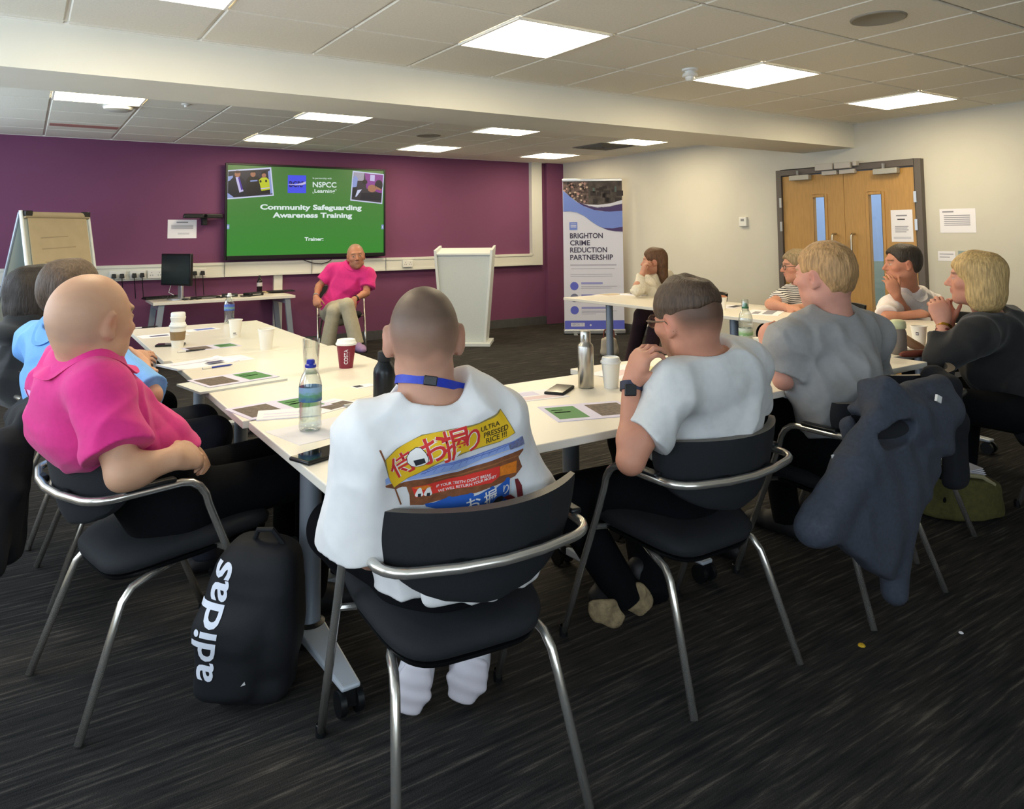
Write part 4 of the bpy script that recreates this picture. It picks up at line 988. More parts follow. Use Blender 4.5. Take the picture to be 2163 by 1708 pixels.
# ------------------------------------------------------------------ smooth bodies: distance fields turned into one mesh
def nrm(v): v = np.asarray(v, float); return v/(np.linalg.norm(v)+1e-12)
def A3(v): return np.asarray(v, float)
class Field:
    def __init__(s): s.p = []; s.disp = None
    def _add(s, fn, k, op, lo, hi): s.p.append((fn, k, op, lo, hi)); return s
    def cone(s, a, b, ra, rb, k=.02, op='u', flat=0):
        a, b = A3(a), A3(b); ab = b-a; L2 = ab @ ab+1e-12; ln = math.sqrt(L2); ax = ab/ln
        def fn(P):
            t0 = ((P-a) @ ab)/L2; t = np.clip(t0, 0, 1)
            d = np.sqrt((((P-a)-t[..., None]*ab)**2).sum(-1))-(ra+(rb-ra)*t)
            if flat: d = np.maximum(d, (t0-1)*ln)
            return d
        r = max(ra, rb); return s._add(fn, k, op, np.minimum(a, b)-r, np.maximum(a, b)+r)
    def ball(s, c, r, k=.02, op='u'):
        c = A3(c); return s._add(lambda P: np.sqrt(((P-c)**2).sum(-1))-r, k, op, c-r, c+r)
    def ell(s, c, rad, R=None, k=.02, op='u'):
        c = A3(c); rad = A3(rad); R = np.eye(3) if R is None else A3(R)      # columns of R = local axes
        def fn(P):
            q = (P-c) @ R; k0 = np.sqrt(((q/rad)**2).sum(-1)); k1 = np.sqrt(((q/rad**2)**2).sum(-1))+1e-9
            return np.where(k0 < 1e-4, -rad.min(), k0*(k0-1)/k1)
        m = rad.max(); return s._add(fn, k, op, c-m, c+m)
    def box(s, c, half, R=None, r=.01, k=.01, op='u'):
        c = A3(c); half = A3(half)-r; R = np.eye(3) if R is None else A3(R)
        def fn(P):
            q = np.abs((P-c) @ R)-half
            return np.sqrt((np.maximum(q, 0)**2).sum(-1))+np.minimum(q.max(-1), 0)-r
        m = np.linalg.norm(half)+r; return s._add(fn, k, op, c-m, c+m)
    def loft(s, pts, k=.03, op='u', flat=(0, 0), pw=2.0):
        """pts: (centre, right axis, rx, ry); elliptical sections swept along a line"""
        C = [A3(p[0]) for p in pts]; X = [nrm(p[1]) for p in pts]; rx = [p[2] for p in pts]; ry = [p[3] for p in pts]; n = len(C)
        def fn(P):
            best = None
            for i in range(n-1):
                a, b = C[i], C[i+1]; ab = b-a; L2 = ab @ ab; ln = math.sqrt(L2); z = ab/ln
                t0 = ((P-a) @ ab)/L2; t = np.clip(t0, 0, 1)
                x = X[i]+(X[i+1]-X[i])*t[..., None]; x = x-(x @ z)[..., None]*z; x /= np.sqrt((x**2).sum(-1))[..., None]+1e-9
                q = P-a-t[..., None]*ab
                u = (q*x).sum(-1); w = q @ z; y = np.cross(z, x); v = (q*y).sum(-1)
                a1 = rx[i]+(rx[i+1]-rx[i])*t; b1 = ry[i]+(ry[i+1]-ry[i])*t; c1 = np.minimum(a1, b1)
                if pw == 2.0: k0 = np.sqrt((u/a1)**2+(v/b1)**2+(w/c1)**2)
                else: k0 = (np.abs(u/a1)**pw+np.abs(v/b1)**pw+np.abs(w/c1)**pw)**(1/pw)
                k1 = np.sqrt((u/a1**2)**2+(v/b1**2)**2+(w/c1**2)**2)+1e-9
                d = np.where(k0 < 1e-3, -c1, (k0-1)*np.minimum(k0/k1, 3*c1))
                if flat[0] and i == 0: d = np.maximum(d, -t0*ln)
                if flat[1] and i == n-2: d = np.maximum(d, (t0-1)*ln)
                if best is None: best = d
                else:
                    kk = .025; hh = np.clip(.5+.5*(best-d)/kk, 0, 1); best = best+(d-best)*hh-kk*hh*(1-hh)
            return best
        m = max(rx+ry); A = np.array(C); return s._add(fn, k, op, A.min(0)-m, A.max(0)+m)
    def plane(s, c, n, k=.004):
        """cuts away the side the normal points to"""
        c = A3(c); n = nrm(n); return s._add(lambda P: (P-c) @ n, k, 'i', None, None)
    @staticmethod
    def comb(d, e, k, op):
        if op == 'u':
            h = np.clip(.5+.5*(d-e)/k, 0, 1); return d+(e-d)*h-k*h*(1-h)
        if op == 's': e = -e
        h = np.clip(.5-.5*(d-e)/k, 0, 1); return d+(e-d)*h+k*h*(1-h)
    def mesh(s, h=.006, post=0):
        lo = np.min([p[3] for p in s.p if p[3] is not None and p[2] == 'u'], axis=0)-4*h; hi = np.max([p[4] for p in s.p if p[4] is not None and p[2] == 'u'], axis=0)+4*h
        nb = 8; N = np.ceil((hi-lo)/(h*nb)).astype(int); bc = (np.stack(np.meshgrid(*[np.arange(n) for n in N], indexing='ij'), -1).reshape(-1, 3))
        cen = lo+(bc+.5)*h*nb-.5*h; rb = h*nb*.87
        E = [p[0](cen) for p in s.p]; d = np.full(len(cen), 9.0)
        for (fn, k, op, a, b), e in zip(s.p, E): d = s.comb(d, e, k, op)
        act = np.abs(d) < rb*1.9+.012; ai = np.nonzero(act)[0]
        G = np.where(d > 0, 1., -1.).astype(np.float32)
        off = np.stack(np.meshgrid(*[np.arange(nb)]*3, indexing='ij'), -1).reshape(-1, 3)
        base = lo+bc[ai]*h*nb; val = np.full((len(ai), nb**3), 9.0)
        for (fn, k, op, a, b), e in zip(s.p, E):
            ea, da = e[ai], d[ai]
            rel = np.ones(len(ai), bool) if op == 'i' else (ea < np.abs(da)+2.6*rb+k)
            if not rel.any(): continue
            P = base[rel][:, None, :]+off[None]*h
            val[rel] = s.comb(val[rel], fn(P), k, op)
        if s.disp is not None: val = val+s.disp(base[:, None, :]+off[None]*h)
        full = np.repeat(G[:, None], nb**3, 1); full[ai] = np.clip(val, -1, 1)
        D = full.reshape(*N, nb, nb, nb).transpose(0, 3, 1, 4, 2, 5).reshape(*(N*nb))
        D[0] = 1; D[-1] = 1; D[:, 0] = 1; D[:, -1] = 1; D[:, :, 0] = 1; D[:, :, -1] = 1
        ins = D < 0; S = ins[:-1, :-1, :-1].astype(np.int8)
        for dx in (0, 1):
            for dy in (0, 1):
                for dz in (0, 1):
                    if dx or dy or dz: S = S+ins[dx:D.shape[0]-1+dx, dy:D.shape[1]-1+dy, dz:D.shape[2]-1+dz]
        cells = np.argwhere((S > 0) & (S < 8)); idx = np.full(S.shape, -1, np.int32); idx[tuple(cells.T)] = np.arange(len(cells))
        acc = np.zeros((len(cells), 3)); cnt = np.zeros(len(cells))
        cor = [(i, j, k) for i in (0, 1) for j in (0, 1) for k in (0, 1)]
        cv = {c: D[cells[:, 0]+c[0], cells[:, 1]+c[1], cells[:, 2]+c[2]] for c in cor}
        for c in cor:
            for ax in range(3):
                if c[ax] == 0:
                    e = list(c); e[ax] = 1; a, b = cv[c], cv[tuple(e)]; m = (a < 0) != (b < 0)
                    t = np.where(m, a/(a-b+1e-12), 0); p = np.array(c, float)[None]+t[:, None]*np.eye(3)[ax]
                    acc += np.where(m[:, None], p, 0); cnt += m
        V = lo+(cells+acc/np.maximum(cnt, 1)[:, None])*h
        F = []
        for ax in range(3):
            u, w = (ax+1) % 3, (ax+2) % 3
            a = [slice(None)]*3; b = [slice(None)]*3; a[ax] = slice(0, -1); b[ax] = slice(1, None)
            x = ins[tuple(a)] != ins[tuple(b)]; e = np.argwhere(x); e = e[(e[:, u] > 0) & (e[:, w] > 0)]
            sg = ins[tuple(a)][tuple(e.T)]
            def at(du, dw):
                q = e.copy(); q[:, u] -= du; q[:, w] -= dw; ok = (q < np.array(S.shape)).all(1); q = np.minimum(q, np.array(S.shape)-1); r = idx[tuple(q.T)]; return np.where(ok, r, -1)
            f = np.stack([at(1, 1), at(0, 1), at(0, 0), at(1, 0)], 1); f[~sg] = f[~sg][:, ::-1]
            F.append(f[(f >= 0).all(1)])
        F = np.concatenate(F)
        for _ in range(post):                         # light smoothing
            acc = np.zeros_like(V); cnt = np.zeros(len(V))
            for a, b in ((0, 1), (1, 2), (2, 3), (3, 0)):
                np.add.at(acc, F[:, a], V[F[:, b]]); np.add.at(acc, F[:, b], V[F[:, a]]); np.add.at(cnt, F[:, a], 1); np.add.at(cnt, F[:, b], 1)
            V = V*.5+.5*acc/np.maximum(cnt, 1)[:, None]
        return V, F
def fast_mesh(name, V, F, m, tone=None):
    me = bpy.data.meshes.new(name); n = len(F)
    me.vertices.add(len(V)); me.vertices.foreach_set('co', V.astype(np.float32).ravel())
    me.loops.add(4*n); me.loops.foreach_set('vertex_index', F.astype(np.int32).ravel())
    me.polygons.add(n); me.polygons.foreach_set('loop_start', np.arange(0, 4*n, 4, dtype=np.int32))
    me.update(calc_edges=True); me.polygons.foreach_set('use_smooth', np.ones(n, bool)); me.materials.append(m)
    if tone is not None:
        a = me.color_attributes.new('tone', 'FLOAT_COLOR', 'POINT'); c = np.ones((len(V), 4), np.float32); c[:, :3] = tone; a.data.foreach_set('color', c.ravel())
    me.validate(); me.update(); return me
def world_off(o):
    off = Vector((0, 0, 0))
    while o is not None: off += o.matrix_basis.translation; o = o.parent
    return off
def field_obj(name, field, m, parent, h=.006, tone=None, post=1):
    V, F = field.mesh(h, post); o0 = A3(world_off(parent))
    t = tone(V) if tone else None
    o = bpy.data.objects.new(name, fast_mesh(name, V-o0, F, m, t)); COL.objects.link(o)
    if parent is not None: o.parent = parent
    return o
def vnoise(P, s, seed=0, octv=2):
    """cheap smooth noise from rotated sines"""
    r = np.random.RandomState(seed); o = np.zeros(P.shape[:-1]); a = 1.0; tot = 0
    for k in range(octv):
        for _ in range(4):
            d = nrm(r.randn(3)); o = o+a*np.sin((P @ d)*s*2**k*(.7+.6*r.rand())+r.rand()*6.28+1.3*np.sin((P @ nrm(r.randn(3)))*s*2**k*.6))
        tot += 4*a; a *= .5
    return o/tot*1.6
def folds(P, c, axis, ln, amp, freq, seed=0, rad=.12):
    """soft cloth folds running across an axis near a point"""
    q = P-A3(c); ax = nrm(axis); t = q @ ax; w = np.exp(-((q**2).sum(-1))/rad**2)
    return amp*w*np.sin(t*freq+1.5*vnoise(P, 9, seed, 1))

# ------------------------------------------------------------------ people
class Frame:
    """local frame: x right, y forward, z up"""
    def __init__(s, o, f, u=(0, 0, 1), roll=0.0, sc=1.0):
        s.o = A3(o); s.f = nrm(f); r = nrm(np.cross(s.f, A3(u))); up = np.cross(r, s.f)
        s.r = r*math.cos(roll)-up*math.sin(roll); s.u = np.cross(s.r, s.f); s.s = sc; s.R = np.stack([s.r, s.f, s.u], 1)
    def w(s, x, y, z): return s.o+s.s*(s.r*x+s.f*y+s.u*z)
    def loc(s, P): return ((P-s.o) @ s.R)/s.s
def aim(az, el=0.0):
    """direction from a compass angle: 0 = towards the screen wall, 90 = towards the doors"""
    a, e = math.radians(az), math.radians(el); return np.array([math.sin(a)*math.cos(e), math.cos(a)*math.cos(e), math.sin(e)])
def head_field(F, fr, neck, jaw=1.0, nose=1.0, fem=0, ear=1.0, full=0.0):
    s = fr.s; w = fr.w; R = fr.R
    def el(c, r, k, op='u', RR=None): F.ell(w(*c), A3(r)*s, R if RR is None else RR, k*s, op)
    el((0, -.014, .032), (.0765, .098, .087), .02)
    el((0, -.030, .005), (.070, .078, .070), .03)
    el((0, .028, -.020), (.062+.004*full, .066, .085), .03)
    el((0, .034, -.072), ((.050+.010*full)*jaw, .050, .040), .03)
    F.ball(w(0, .068, -.096), .021*s*jaw, .02*s)
    for x in (-1, 1):
        el((x*.043, .054, -.022), (.024, .028, .022), .015)
        el((x*.050*jaw, .005, -.070), (.016, .03, .022), .02)
    el((0, .080, .030), (.048, .016, .011), .012)
    F.cone(w(0, .090, .012), w(0, .110*1.0+.003*nose, -.026), .0075*s, .0125*s*nose, .010*s)
    for x in (-1, 1): F.ball(w(x*.012, .098, -.031), .0085*s, .007*s)
    for x in (-1, 1): el((x*.031, .094, .004), (.015, .013, .010), .010, 's')
    for x in (-1, 1): el((x*.031, .079, .003), (.0125, .0125, .0115), .002)
    for x in (-1, 1): el((x*.031, .0805, .0105), (.0145, .0115, .0042), .003)
    el((0, .091, -.050), (.022, .012, .0062), .005); el((0, .090, -.063), (.020, .011, .0068), .005)
    el((0, .104, -.0565), (.024, .008, .0018), .003, 's')
    for x in (-1, 1):
        q = Frame((0, 0, 0), (0, 1, 0)); a = .35
        RR = R @ np.array([[1, x*a*.9, 0], [-x*a*.9, 1, .25], [0, -.25, 1]]); RR, _ = np.linalg.qr(RR); RR = RR*np.sign((RR*R).sum(0))
        el((x*(.0805+.006*(ear-1)), -.012-.004*(ear-1), -.006), (.0085*ear, .0185*ear**.5, .032*ear**.4), .006, 'u', RR)
        el((x*(.0905+.008*(ear-1)), -.004, -.002), (.0075, .0105, .020), .004, 's', RR)
        el((x*.0775, -.004, -.034), (.007, .0095, .0105), .006)
    nb = A3(neck[0]); r = neck[1]
    F.cone(w(0, -.030, -.045), nb, r*.98, r*1.05, .035)
    F.cone(w(0, -.005, -.075), nb+fr.f*.01, r*.8, r*.9, .03)
def finger_chain(F, root, d, n, seg, rad, bend, k):
    p = A3(root); d = nrm(d); n = nrm(n-(n @ d)*d); first = True
    for i, (L, b) in enumerate(zip(seg, bend)):
        c, s_ = math.cos(b), math.sin(b); d, n = nrm(d*c+n*s_), nrm(n*c-d*s_)
        q = p+d*L; F.cone(p, q, rad*(1-.09*i), rad*(1-.09*(i+1)), k if first else .003); p = q; first = False
    return p
def hand(F, wrist, d, palm, side, curl=(.4, .45, .5, .55), spread=.06, thumb=(.6, .35, .2), s=1.0, rw=.027, tdir=None):
    """d: wrist to knuckles; palm: the way the palm faces; side: thumb side"""
    W = A3(wrist); d = nrm(d); pn = nrm(A3(palm)-(A3(palm) @ d)*d); sd = nrm(A3(side)-(A3(side) @ d)*d-(A3(side) @ pn)*pn)
    F.loft([(W-d*.01*s, sd, .029*s, .021*s), (W+d*.03*s, sd, .036*s, .018*s), (W+d*.065*s, sd, .041*s, .0155*s), (W+d*.088*s, sd, .040*s, .0125*s)], .012)
    offs = (.029, .0105, -.0095, -.028); ln = (.073, .081, .075, .059)
    tips = []
    for i in range(4):
        root = W+d*(.088-.004*abs(i-1))*s+sd*offs[i]*s; dd = nrm(d+sd*(1.5-i)*spread)
        L = ln[i]*s; c = curl[i]
        tips.append(finger_chain(F, root, dd, pn, (L*.47, L*.30, L*.23), .0088*s*(1 if i < 3 else .9), (c*.8, c*1.1, c*.7) if not isinstance(c, (tuple, list)) else c, .008))
    tb = W+d*.022*s+sd*.026*s+pn*.008*s
    td = nrm(d*math.cos(thumb[0])+sd*math.sin(thumb[0])+pn*.25) if tdir is None else nrm(tdir)
    F.cone(W+d*.01*s+sd*.012*s, tb+td*.022*s, .016*s, .0135*s, .012)
    finger_chain(F, tb+td*.018*s, td, nrm(-sd+pn*.6), (.030*s, .026*s, .020*s), .0112*s, (0.05, thumb[1], thumb[2]), .006)
    return tips
def J(px, py, d): return at_d(px, py, d)
M_skin = attr_mat('skin', .5, .35, bump=.06, bscale=350, sss=.06)
M_trou = mat('black_trousers', '#0b0c0f', .9, spec=.15, noise=.15, nscale=60, bump=.1, bscale=500)
M_shoe_b = mat('dark_shoe', '#1b1a1c', .6)
CHECK = []
def arm_len(n, a, b, c): CHECK.append((n, round(float(np.linalg.norm(A3(b)-a)), 3), round(float(np.linalg.norm(A3(c)-b)), 3)))
def tone_fn(fr, skin, scalp=None, beard=None, lips='#a5645a', line=.055, fade=None, brow='#5a4636', eye='#4a3b30', top=None, hairline=.085, marks=()):
    """real colours of skin, stubble, brows, eyes and lips by place on the head"""
    sk = np.array(lin(skin))
    def f(V):
        q = fr.loc(V); x, y, z = q.T; c = np.repeat(sk[None], len(V), 0)*(1+.07*vnoise(V, 45, 2))[:, None]*(1+.035*vnoise(V, 160, 5))[:, None]
        inh = (np.abs(x) < .12) & (np.abs(y) < .16) & (z > -.15) & (z < .15)
        def blend(m, col): 
            nonlocal c
            m = np.clip(m, 0, 1)*inh; c = c*(1-m[:, None])+np.array(lin(col))[None]*m[:, None]*(1+.10*vnoise(V, 170, 9))[:, None]
        red = np.exp(-((np.abs(x)-.045)**2+(y-.06)**2+(z+.028)**2)/.0009)+np.exp(-((x)**2+(y-.108)**2+(z+.026)**2)/.0004)+1.2*np.exp(-((np.abs(x)-.083)**2+(y+.01)**2+(z+.0)**2)/.0007)
        blend(.35*red, '#b5654f')
        if scalp:
            hl = hairline-.9*np.clip(np.abs(x)-.045, 0, 1)            # hairline height on the forehead
            back = np.clip((.022-y)/.02+np.clip((z-hl)/.02, 0, 2), 0, 1)*np.clip((z+.058+.02*vnoise(V, 60, 3))/.035, 0, 1)
            near_ear = np.exp(-((np.abs(x)-.083)**2+(y+.008)**2+(z+.008)**2)/.0011); back = back*(1-np.clip(1.6*near_ear, 0, 1))
            blend(back*(scalp[1] if not fade else np.clip(fade[0]+(z-fade[1])/fade[2], 0, 1)*scalp[1]), scalp[0])
        if beard:
            b = np.clip((-.026-z+.25*np.clip(y-.05, -.1, .03)+.2*np.clip(.05-np.abs(x), -.1, 0)*-1)/.02, 0, 1)*np.clip((y+.005)/.02, 0, 1)*np.clip((z+.135)/.02, 0, 1)
            m2 = np.exp(-((x)**2/.0009+(z+.040)**2/.00006))*(y > .07); blend(np.maximum(b, m2)*beard[1], beard[0])
        br = np.exp(-((z-.027-.10*np.clip(.03-np.abs(x), -.03, .03))**2)/.00002)*(np.abs(x) > .013)*(np.abs(x) < .052)*(y > .05); blend(br*.85, brow)
        ew = np.exp(-((np.abs(x)-.031)**2/.00008+(z-.002)**2/.000018))*(y > .076); blend(ew*1.2, '#d8cfc6')
        ir = (np.exp(-(((np.abs(x)-.031)**2+(z-.0025)**2)/.000018)))*(y > .08); blend(ir*1.5, eye)
        ld = np.exp(-((z-.0095)**2)/.000006-((np.abs(x)-.031)**2)/.00012)*(y > .07); blend(ld*.8, '#5a3a30')
        lp = np.exp(-((z+.0565)**2/.00007+x**2/.0004))*(y > .078); blend(lp*.9, lips)
        for (pt, rad, col) in marks:
            w_ = np.exp(-((V-A3(pt))**2).sum(1)/rad**2)*(vnoise(V, 120, 4) > -.1)*.6; c = c*(1-w_[:, None])+np.array(lin(col))[None]*w_[:, None]
        return np.clip(c, .002, 1)
    return f
def limb(F, a, b, c, r, k=.02):
    """upper and lower limb with a taper and a muscle swell"""
    a, b, c = A3(a), A3(b), A3(c)
    F.cone(a, b, r[0], r[1], k); F.cone(b, c, r[1]*1.0, r[3], k*.8); F.ball(b+(c-b)*.26, r[2], k)
def shoe_field(F, ank, toe, L=.27, w=.048, z0=0.0, tilt=0):
    """ank: ankle joint; toe: tip of the foot"""
    a, t = A3(ank), A3(toe); d = nrm((t-a)*np.array([1, 1, 0])); r = np.cross(d, [0, 0, 1]); t2 = t
    h = np.array([a[0], a[1], t[2]*0+max(.0, a[2]-.085)])-d*.045
    F.loft([(h+np.array([0, 0, .035]), r, w*.78, .036), (h+(t-h)*.35+np.array([0, 0, .042]), r, w*.86, .045), (h+(t-h)*.68+np.array([0, 0, .036]), r, w, .036), (t-d*.03+np.array([0, 0, .026]), r, w*.72, .025)], .012)
    F.cone(a+np.array([0, 0, .02]), a+np.array([0, 0, -.03]), .043, .045, .02)
    return h, d, r
def bvh_of(o):
    off = A3(world_off(o)); me = o.data
    return BVHTree.FromPolygons([tuple(A3(v.co)+off) for v in me.vertices], [tuple(p.vertices) for p in me.polygons])
def radius_at(bv, c, d, far=.25, lo=.03):
    h = bv.ray_cast(Vector(A3(c)+A3(d)*far), Vector(-A3(d)))
    return lo if h[0] is None else max(lo, far-h[3])
def shirt_collar(sh, body, hd, c, up, nr, cw, m):
    bb, bs = bvh_of(body), bvh_of(sh); up = nrm(up); f = nrm(hd.f-(hd.f @ up)*up); r = np.cross(f, up); n = 48; mb = MB(); rows = []
    g = .20
    ts = [g+(2*math.pi-2*g)*k/n for k in range(n+1)]; D = [f*math.cos(t)+r*math.sin(t) for t in ts]
    RN = np.array([min(max(radius_at(bb, c+up*.03, d), nr*.8), nr+.02) for d in D])
    def height(q):
        h = bs.ray_cast(Vector(q+up*.16), Vector(-up)); return -.02 if h[0] is None else min(max(.16-h[3], -.05), .09)
    HB = np.array([height(c+d*(q+.040)) for d, q in zip(D, RN)])
    for _ in range(5): RN[1:-1] = (RN[:-2]+RN[1:-1]*2+RN[2:])/4; HB[1:-1] = (HB[:-2]+HB[1:-1]*2+HB[2:])/4
    for t, d, rn, hb in zip(ts, D, RN, HB):
        fr = max(0, math.cos(t))**3; hb = hb+.004-.012*fr; tp = hb+cw*(.62-.25*fr); ro = rn+.046+.012*fr
        rows.append([c+up*(hb-.02)+d*(rn+.003), c+up*(tp-.006)+d*(rn+.004), c+up*tp+d*(rn+.008), c+up*(tp-.006)+d*(rn+.014), c+up*(hb*.5+tp*.5)+d*(rn*.45+ro*.55), c+up*hb+d*ro, c+up*(hb-.003)+d*(ro-.004), c+up*(hb+.002)+d*(rn+.012)])
    V = [p for q in rows for p in q]; w = len(rows[0])
    mb.add(V, [(i*w+j, i*w+j+1, (i+1)*w+j+1, (i+1)*w+j) for i in range(n) for j in range(w-1)]+[tuple(range(w)), tuple(range(n*w, n*w+w))[::-1]], m)
    off = Vector(world_off(sh)); mb.V = [tuple(Vector(v)-off) for v in mb.V]
    return mb.build('collar', sh, sharp=60)
def build_person(S):
    h = S.get('h', .0055); B = S.get('bulk', 1.0); n = S['name']
    pel, che, neck = A3(S['pelvis']), A3(S['chest']), A3(S['neck']); SL, SR = A3(S['SL']), A3(S['SR'])
    o = empty('person', (pel[0], pel[1], 0), 0, S['label'], 'person')
    hr = np.array([math.cos(math.radians(S['haz'])), -math.sin(math.radians(S['haz'])), 0]); hf = np.array([-hr[1], hr[0], 0])
    sr = nrm(SR-SL); smid = (SL+SR)/2; cr = nrm(sr+hr*.25)
    waist = A3(S['waist']) if 'waist' in S else pel+(che-pel)*.45+0*hf
    wr = nrm(hr+cr)
    def torso(F, g, flat=(0, 0)):
        by = S.get('belly', 1.0)
        F.loft([(pel-np.array([0, 0, .07]), hr, .165*B+g, .120*B+g), (pel+(waist-pel)*.2, hr, .165*B+g, .125*B*by+g), (waist, wr, .155*B+g, .118*B*by+g), (che, cr, .172*B+g, .122*B+g), (che+(smid-che)*.75, sr, .158*B+g, .098*B+g)], .03, flat=flat)
        F.ell(smid+(neck-smid)*.35, (.125*B+g, .075*B+g, .06+g), np.stack([sr, np.cross(nrm(neck-che), sr), nrm(neck-che)], 1), .05)
        for s in (SL, SR):
            F.cone(smid+(s-smid)*.35+(neck-smid)*.25, s, .060*B+g, .056*B+g, .045)
            F.cone(neck+(che-neck)*.03, s+(neck-smid)*.15, .052+g, .040*B+g, .05)
    # ---- body: one surface
    F = Field(); torso(F, -.012)
    hd = Frame(S['head'], aim(S['az'], S.get('el', 0)), (0, 0, 1), math.radians(S.get('roll', 0)), S.get('hs', 1.06))
    ar = A3(S.get('ar', (.046, .038, .040, .027)))*S.get('armw', 1.0)
    for sd, Sh in (('L', SL), ('R', SR)):
        E_, W_ = A3(S['E'+sd]), A3(S['W'+sd]); arm_len(n+sd, Sh, E_, W_)
        limb(F, Sh, E_, W_, ar, .02)
        hs = S.get('H'+sd)
        if hs: hand(F, W_, **hs)
        else: hand(F, W_, W_-E_, (0, 0, -1), np.cross(W_-E_, (0, 0, 1))*(-1 if sd == 'R' else 1), rw=ar[3])
    lr = (.078*B, .058, .056, .038)
    for sd, x in (('L', -1), ('R', 1)):
        hip = pel+hr*x*.095*B-np.array([0, 0, .04]); limb(F, hip, S['K'+sd], S['A'+sd], A3(lr)-.008, .02)
        arm_len(n+' leg'+sd, hip, S['K'+sd], S['A'+sd])
    head_field(F, hd, (neck, S.get('nr', .056)), **S.get('hp', {}))
    if 'extra' in S: S['extra'](F, hd)
    body = field_obj('body', F, M_skin, o, h, tone_fn(hd, S['skin'], **S.get('tone', {})))
    # ---- shirt
    T = S['shirt']; F = Field(); g = T.get('g', .012); torso(F, g)
    for sd, Sh in (('L', SL), ('R', SR)):
        E_, W_ = A3(S['E'+sd]), A3(S['W'+sd]); r = T.get('r', (.064, .066))
        fr = T.get('sleeve'+sd, T.get('sleeve', .72))
        if fr <= 1: F.cone(Sh, Sh+(E_-Sh)*fr, r[0], r[1], .03, flat=1)
        else:
            F.cone(Sh, E_, r[0], r[1], .03); e = E_+(W_-E_)*(fr-1); F.cone(E_, e, r[1]*.98, T.get('cuff', .040), .02, flat=1)
    up = nrm(A3(S['head'])-neck); nr = S.get('nr', .056)
    ncen = neck+up*T.get('neck_up', .012)
    if 'necktilt' in T: up = nrm(up+A3(T['necktilt']))
    op = T.get('open', .030); up = nrm(up*.6+np.array([0, 0, .4]))
    F.cone(ncen-up*.004, ncen+up*.10, nr+.006, nr+.006+op*2.2, .010, 's')
    F.cone(ncen+up*.06, ncen+up*.30, nr+op*1.2, nr+.10, .010, 's')
    if 'tail' in T: F.loft(T['tail'], .03)
    zh = pel[2]-T.get('hem', .05); F.plane((0, 0, zh), (0, 0, -1), .006)
    sd_ = S.get('seed', 1)
    Rw = np.array(Matrix.Rotation(.6, 3, 'Y') @ Matrix.Rotation(.5, 3, 'X')); Rw2 = np.array(Matrix.Rotation(-.7, 3, 'Z') @ Matrix.Rotation(.4, 3, 'Y'))
    def disp(P):
        a0 = T.get('wr', 1.0)
        r1 = 1-np.abs(vnoise(P @ Rw*np.array([1, 1, .4]), 15, sd_, 2))*2.2; r2 = 1-np.abs(vnoise(P @ Rw2*np.array([1, .45, 1]), 24, sd_+5, 1))*2.2
        d = -a0*(.0105*np.clip(r1, -.4, 1)+.0055*np.clip(r2, -.4, 1)+.0016*vnoise(P, 26, sd_+1, 2))
        for (c, ax, amp, fq, rad) in T.get('folds', ()): d = d+folds(P, A3(c), ax, 0, amp, fq, sd_, rad)
        return d
    F.disp = disp
    sh = field_obj('shirt', F, T['mat'], o, h, post=2)
    if 'collar' in T:
        shirt_collar(sh, body, hd, ncen, up, nr, T['collar'], T.get('collar_mat', T['mat']))
    # ---- trousers
    F = Field(); q = S.get('trou', {}); tg = q.get('g', .010)
    F.loft([(pel-np.array([0, 0, .07]), hr, .165*B+.008, .122*B+.008), (pel+(waist-pel)*T.get('wtop', .5), hr, .160*B+.006, .120*B*S.get('belly', 1.0)+.006)], .03)
    for sd, x in (('L', -1), ('R', 1)):
        hip = pel+hr*x*.095*B-np.array([0, 0, .04]); K, A = A3(S['K'+sd]), A3(S['A'+sd])
        F.cone(hip, K, lr[0]+tg, lr[1]+tg+.008, .03); F.cone(K, A+(A-K)*.07, lr[1]+tg+.006, q.get('cuff', .056), .02, flat=1)
    F.disp = lambda P: -.003*vnoise(P, 18, sd_+7, 2)
    field_obj('trousers', F, q.get('mat', M_trou), o, max(h, .007), post=2)
    # ---- shoes
    if not S.get('noshoe'):
        for sd in 'LR':
            F = Field(); shoe_field(F, S['A'+sd], S['T'+sd]); F.plane((0, 0, .004), (0, 0, -1), .004)
            field_obj('shoe', F, S.get('shoe', M_shoe_b), o, max(h, .006))
    return o, hd, body, sh
M_hairs = {}
def hair_mat(name, col, col2=None):
    m = mat(name, col, .55, spec=.35, noise=.35, nscale=120, bump=.5, bscale=170, stretch=(1, 1, .18)); return m
def hair(o, hd, m, prims, h=.005, amp=.004, fq=70, cuts=(), strands=(1, 1, .25), name='hair', seed=3, subs=()):
    """prims in head coordinates: (centre, radii, k)"""
    F = Field(); s = hd.s
    for p in prims:
        if len(p) == 4: F.cone(hd.w(*p[0]), hd.w(*p[1]), p[2]*s, p[3]*s, .02*s)
        else: F.ell(hd.w(*p[0]), A3(p[1])*s, hd.R, p[2]*s)
    for c, r, k in subs: F.ell(hd.w(*c), A3(r)*s, hd.R, k*s, 's')
    for c, n in cuts: F.plane(hd.w(*c), hd.R @ A3(n), .008)
    def disp(P):
        q = hd.loc(P); return -amp*vnoise(q*np.array(strands), fq, seed, 2)
    F.disp = disp
    return field_obj(name, F, m, o, h, post=1)
# ------------------------------------------------------------------ the people
def mid(a, b, t=.5): return A3(a)*(1-t)+A3(b)*t
